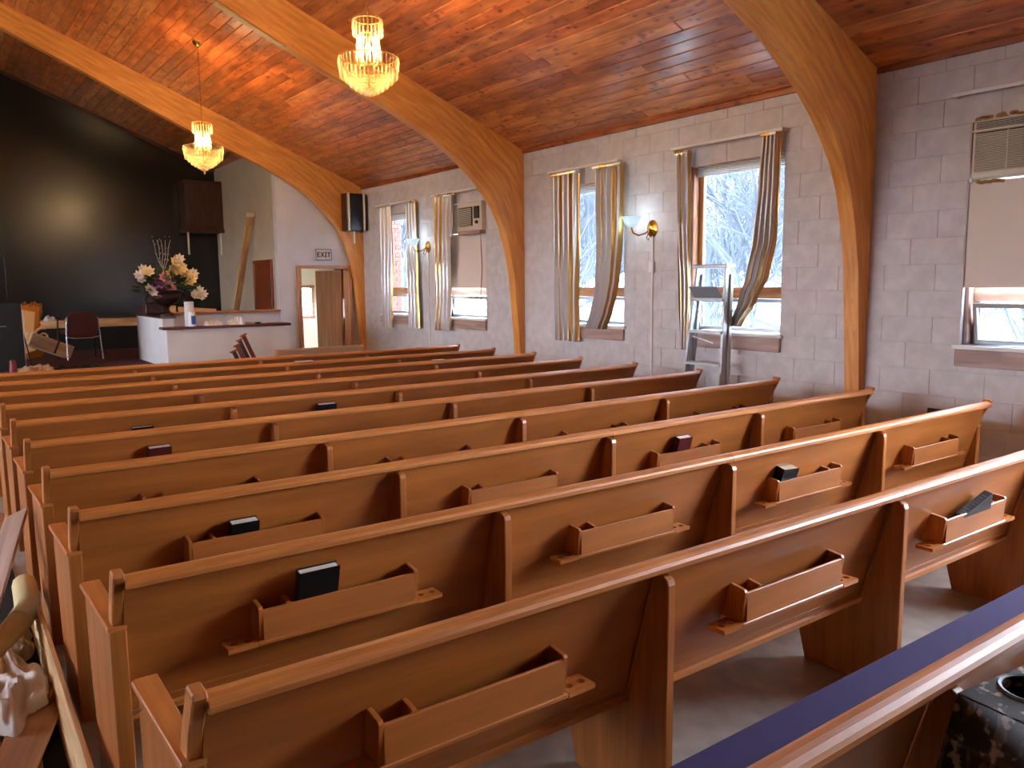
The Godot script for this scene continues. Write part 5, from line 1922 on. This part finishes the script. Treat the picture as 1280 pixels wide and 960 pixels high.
func build_outdoors() -> void:
	# lawn falling away from the church, then a wooded hillside
	var g := geo(0)
	var rows := []
	for i in 25:
		var line := []
		for j in 41:
			var xx := 6.5 + i * 4.0
			line.append(Vector3(xx, ground_y(xx) + (17.0 * smoothstep(46.0, 98.0, xx)) * (0.85 + 0.15 * sin(j * 0.5)), -110.0 + j * 4.0))
		rows.append(line)
	g.sheet(rows.slice(0, 12), 20.0, 20.0, true)
	struct_of("ground", g, M.ground, "dull winter lawn falling away outside the windows", "ground")
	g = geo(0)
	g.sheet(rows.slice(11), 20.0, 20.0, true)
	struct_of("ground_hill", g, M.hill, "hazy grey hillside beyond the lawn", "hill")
	g = geo(0)
	g.box(Vector3(-47.0, -0.65, -20), Vector3(80.0, 0.3, 150.0), 0.0)
	struct_of("ground_far_side", g, M.ground, "winter lawn on the other side of the church", "ground")
	# brick end of the wing outside the window by the loudspeaker
	var wing := thing("brick_wing", "red brick wing of the church outside the window by the loudspeaker", "building", "", Vector3(6.9, -0.5, -13.55))
	g = geo(0)
	g.box(Vector3(0.0, 2.2, -0.06), Vector3(0.78, 4.4, 0.10), 0.0)
	part("wall_core", g, M.brick_mortar, wing)
	g = geo(0)
	for row in 58:
		var x := -0.39 - (0.11 if row % 2 else 0.0)
		while x < 0.38:
			var a := maxf(x, -0.39); var b := minf(x + 0.21, 0.39)
			if b - a > 0.03: g.box(Vector3((a + b) / 2, 0.04 + row * 0.075, 0.0), Vector3(b - a, 0.065, 0.03), 0.003)
			x += 0.22
	part("bricks", g, M.brick, wing).set_meta("kind", "stuff")
	# house seen low in the stepladder window
	var h := thing("neighbour_house", "pale gabled house across the lawn, seen below the stepladder window's rail", "house", "", Vector3(33.0, -3.2, -25.5), 0.5)
	g = geo(0)
	g.prism(PackedVector2Array([Vector2(0, -4.5), Vector2(0, 4.5), Vector2(1.9, 4.5), Vector2(3.6, 0), Vector2(1.9, -4.5)]), 0, -4.0, 4.0)
	part("walls", g, M.siding, h)
	for s in [-1.0, 1.0]:
		g = geo(0)
		g.xf = Transform3D(Basis(Vector3(1, 0, 0), s * atan2(1.7, 4.5)), Vector3(0, 2.8, s * 2.35))
		g.box(Vector3.ZERO, Vector3(8.6, 0.12, 5.2), 0.01)
		part("roof_slope", g, M.shingle, h)
	# trees
	var q := RandomNumberGenerator.new()
	q.seed = 99
	# four grown trees, repeated: [x, z, height, which of the four, turn]
	var spots := [[13.2, -10.2, 8.0, 0, 0.3], [16.0, -13.8, 9.0, 1, 1.1], [20.0, -15.2, 9.5, 2, 2.0], [18.6, -11.0, 8.5, 3, 3.0], [24.0, -20.5, 10.5, 0, 4.2], [26.5, -16.2, 10.5, 1, 5.0], [13.4, -15.6, 8.0, 2, 0.9], [16.8, -19.6, 9.0, 3, 2.6], [20.5, -24.5, 10.0, 0, 1.6], [25.0, -27.0, 11.0, 1, 3.6], [11.0, -20.5, 8.5, 2, 4.9], [14.5, -27.5, 10.0, 3, 0.2], [31.0, -14.5, 11.0, 2, 5.6], [22.0, -8.5, 9.0, 1, 2.2]]
	var grown := []
	for i in spots.size():
		var s = spots[i]
		var at := Vector3(s[0], ground_y(s[0]), s[1])
		var lb := "leafless winter tree standing in the grove outside the windows"
		if i == 0: lb = "bare tree close outside the stepladder window"
		if i == 6: lb = "bare tree close outside the wide curtain pair"
		var t: Node3D
		if grown.size() <= s[3]:
			t = thing("bare_tree", lb, "tree", "leafless trees outside the windows", at, s[4])
			g = geo(1)
			var top := Vector3(q.randf_range(-0.04, 0.04), 0.55, q.randf_range(-0.04, 0.04))
			g.tube([Vector3(0, -0.03, 0), Vector3(q.randf_range(-0.015, 0.015), 0.28, q.randf_range(-0.015, 0.015)), top], [0.013, 0.010, 0.006], 8)
			part("trunk", g, M.bark, t)
			g = geo(1)
			for b in 8:
				branch(g, q, Vector3.ZERO.lerp(top, 0.45 + 0.55 * b / 7.0), Vector3(q.randf_range(-1, 1), q.randf_range(0.4, 1.3), q.randf_range(-1, 1)).normalized(), q.randf_range(0.12, 0.19), 0.0050, 4)
			part("branches", g, M.bark, t)
			grown.append(t)
		else:
			t = grown[s[3]].duplicate()
			t.name = numbered("bare_tree")
			add_child(t, true)
			t.position = at
			t.rotation.y = s[4]
			t.set_meta("label", lb)
		t.scale = Vector3.ONE * float(s[2])

func ground_y(x: float) -> float:
	return -0.5 - 2.7 * smoothstep(8.0, 24.0, x)
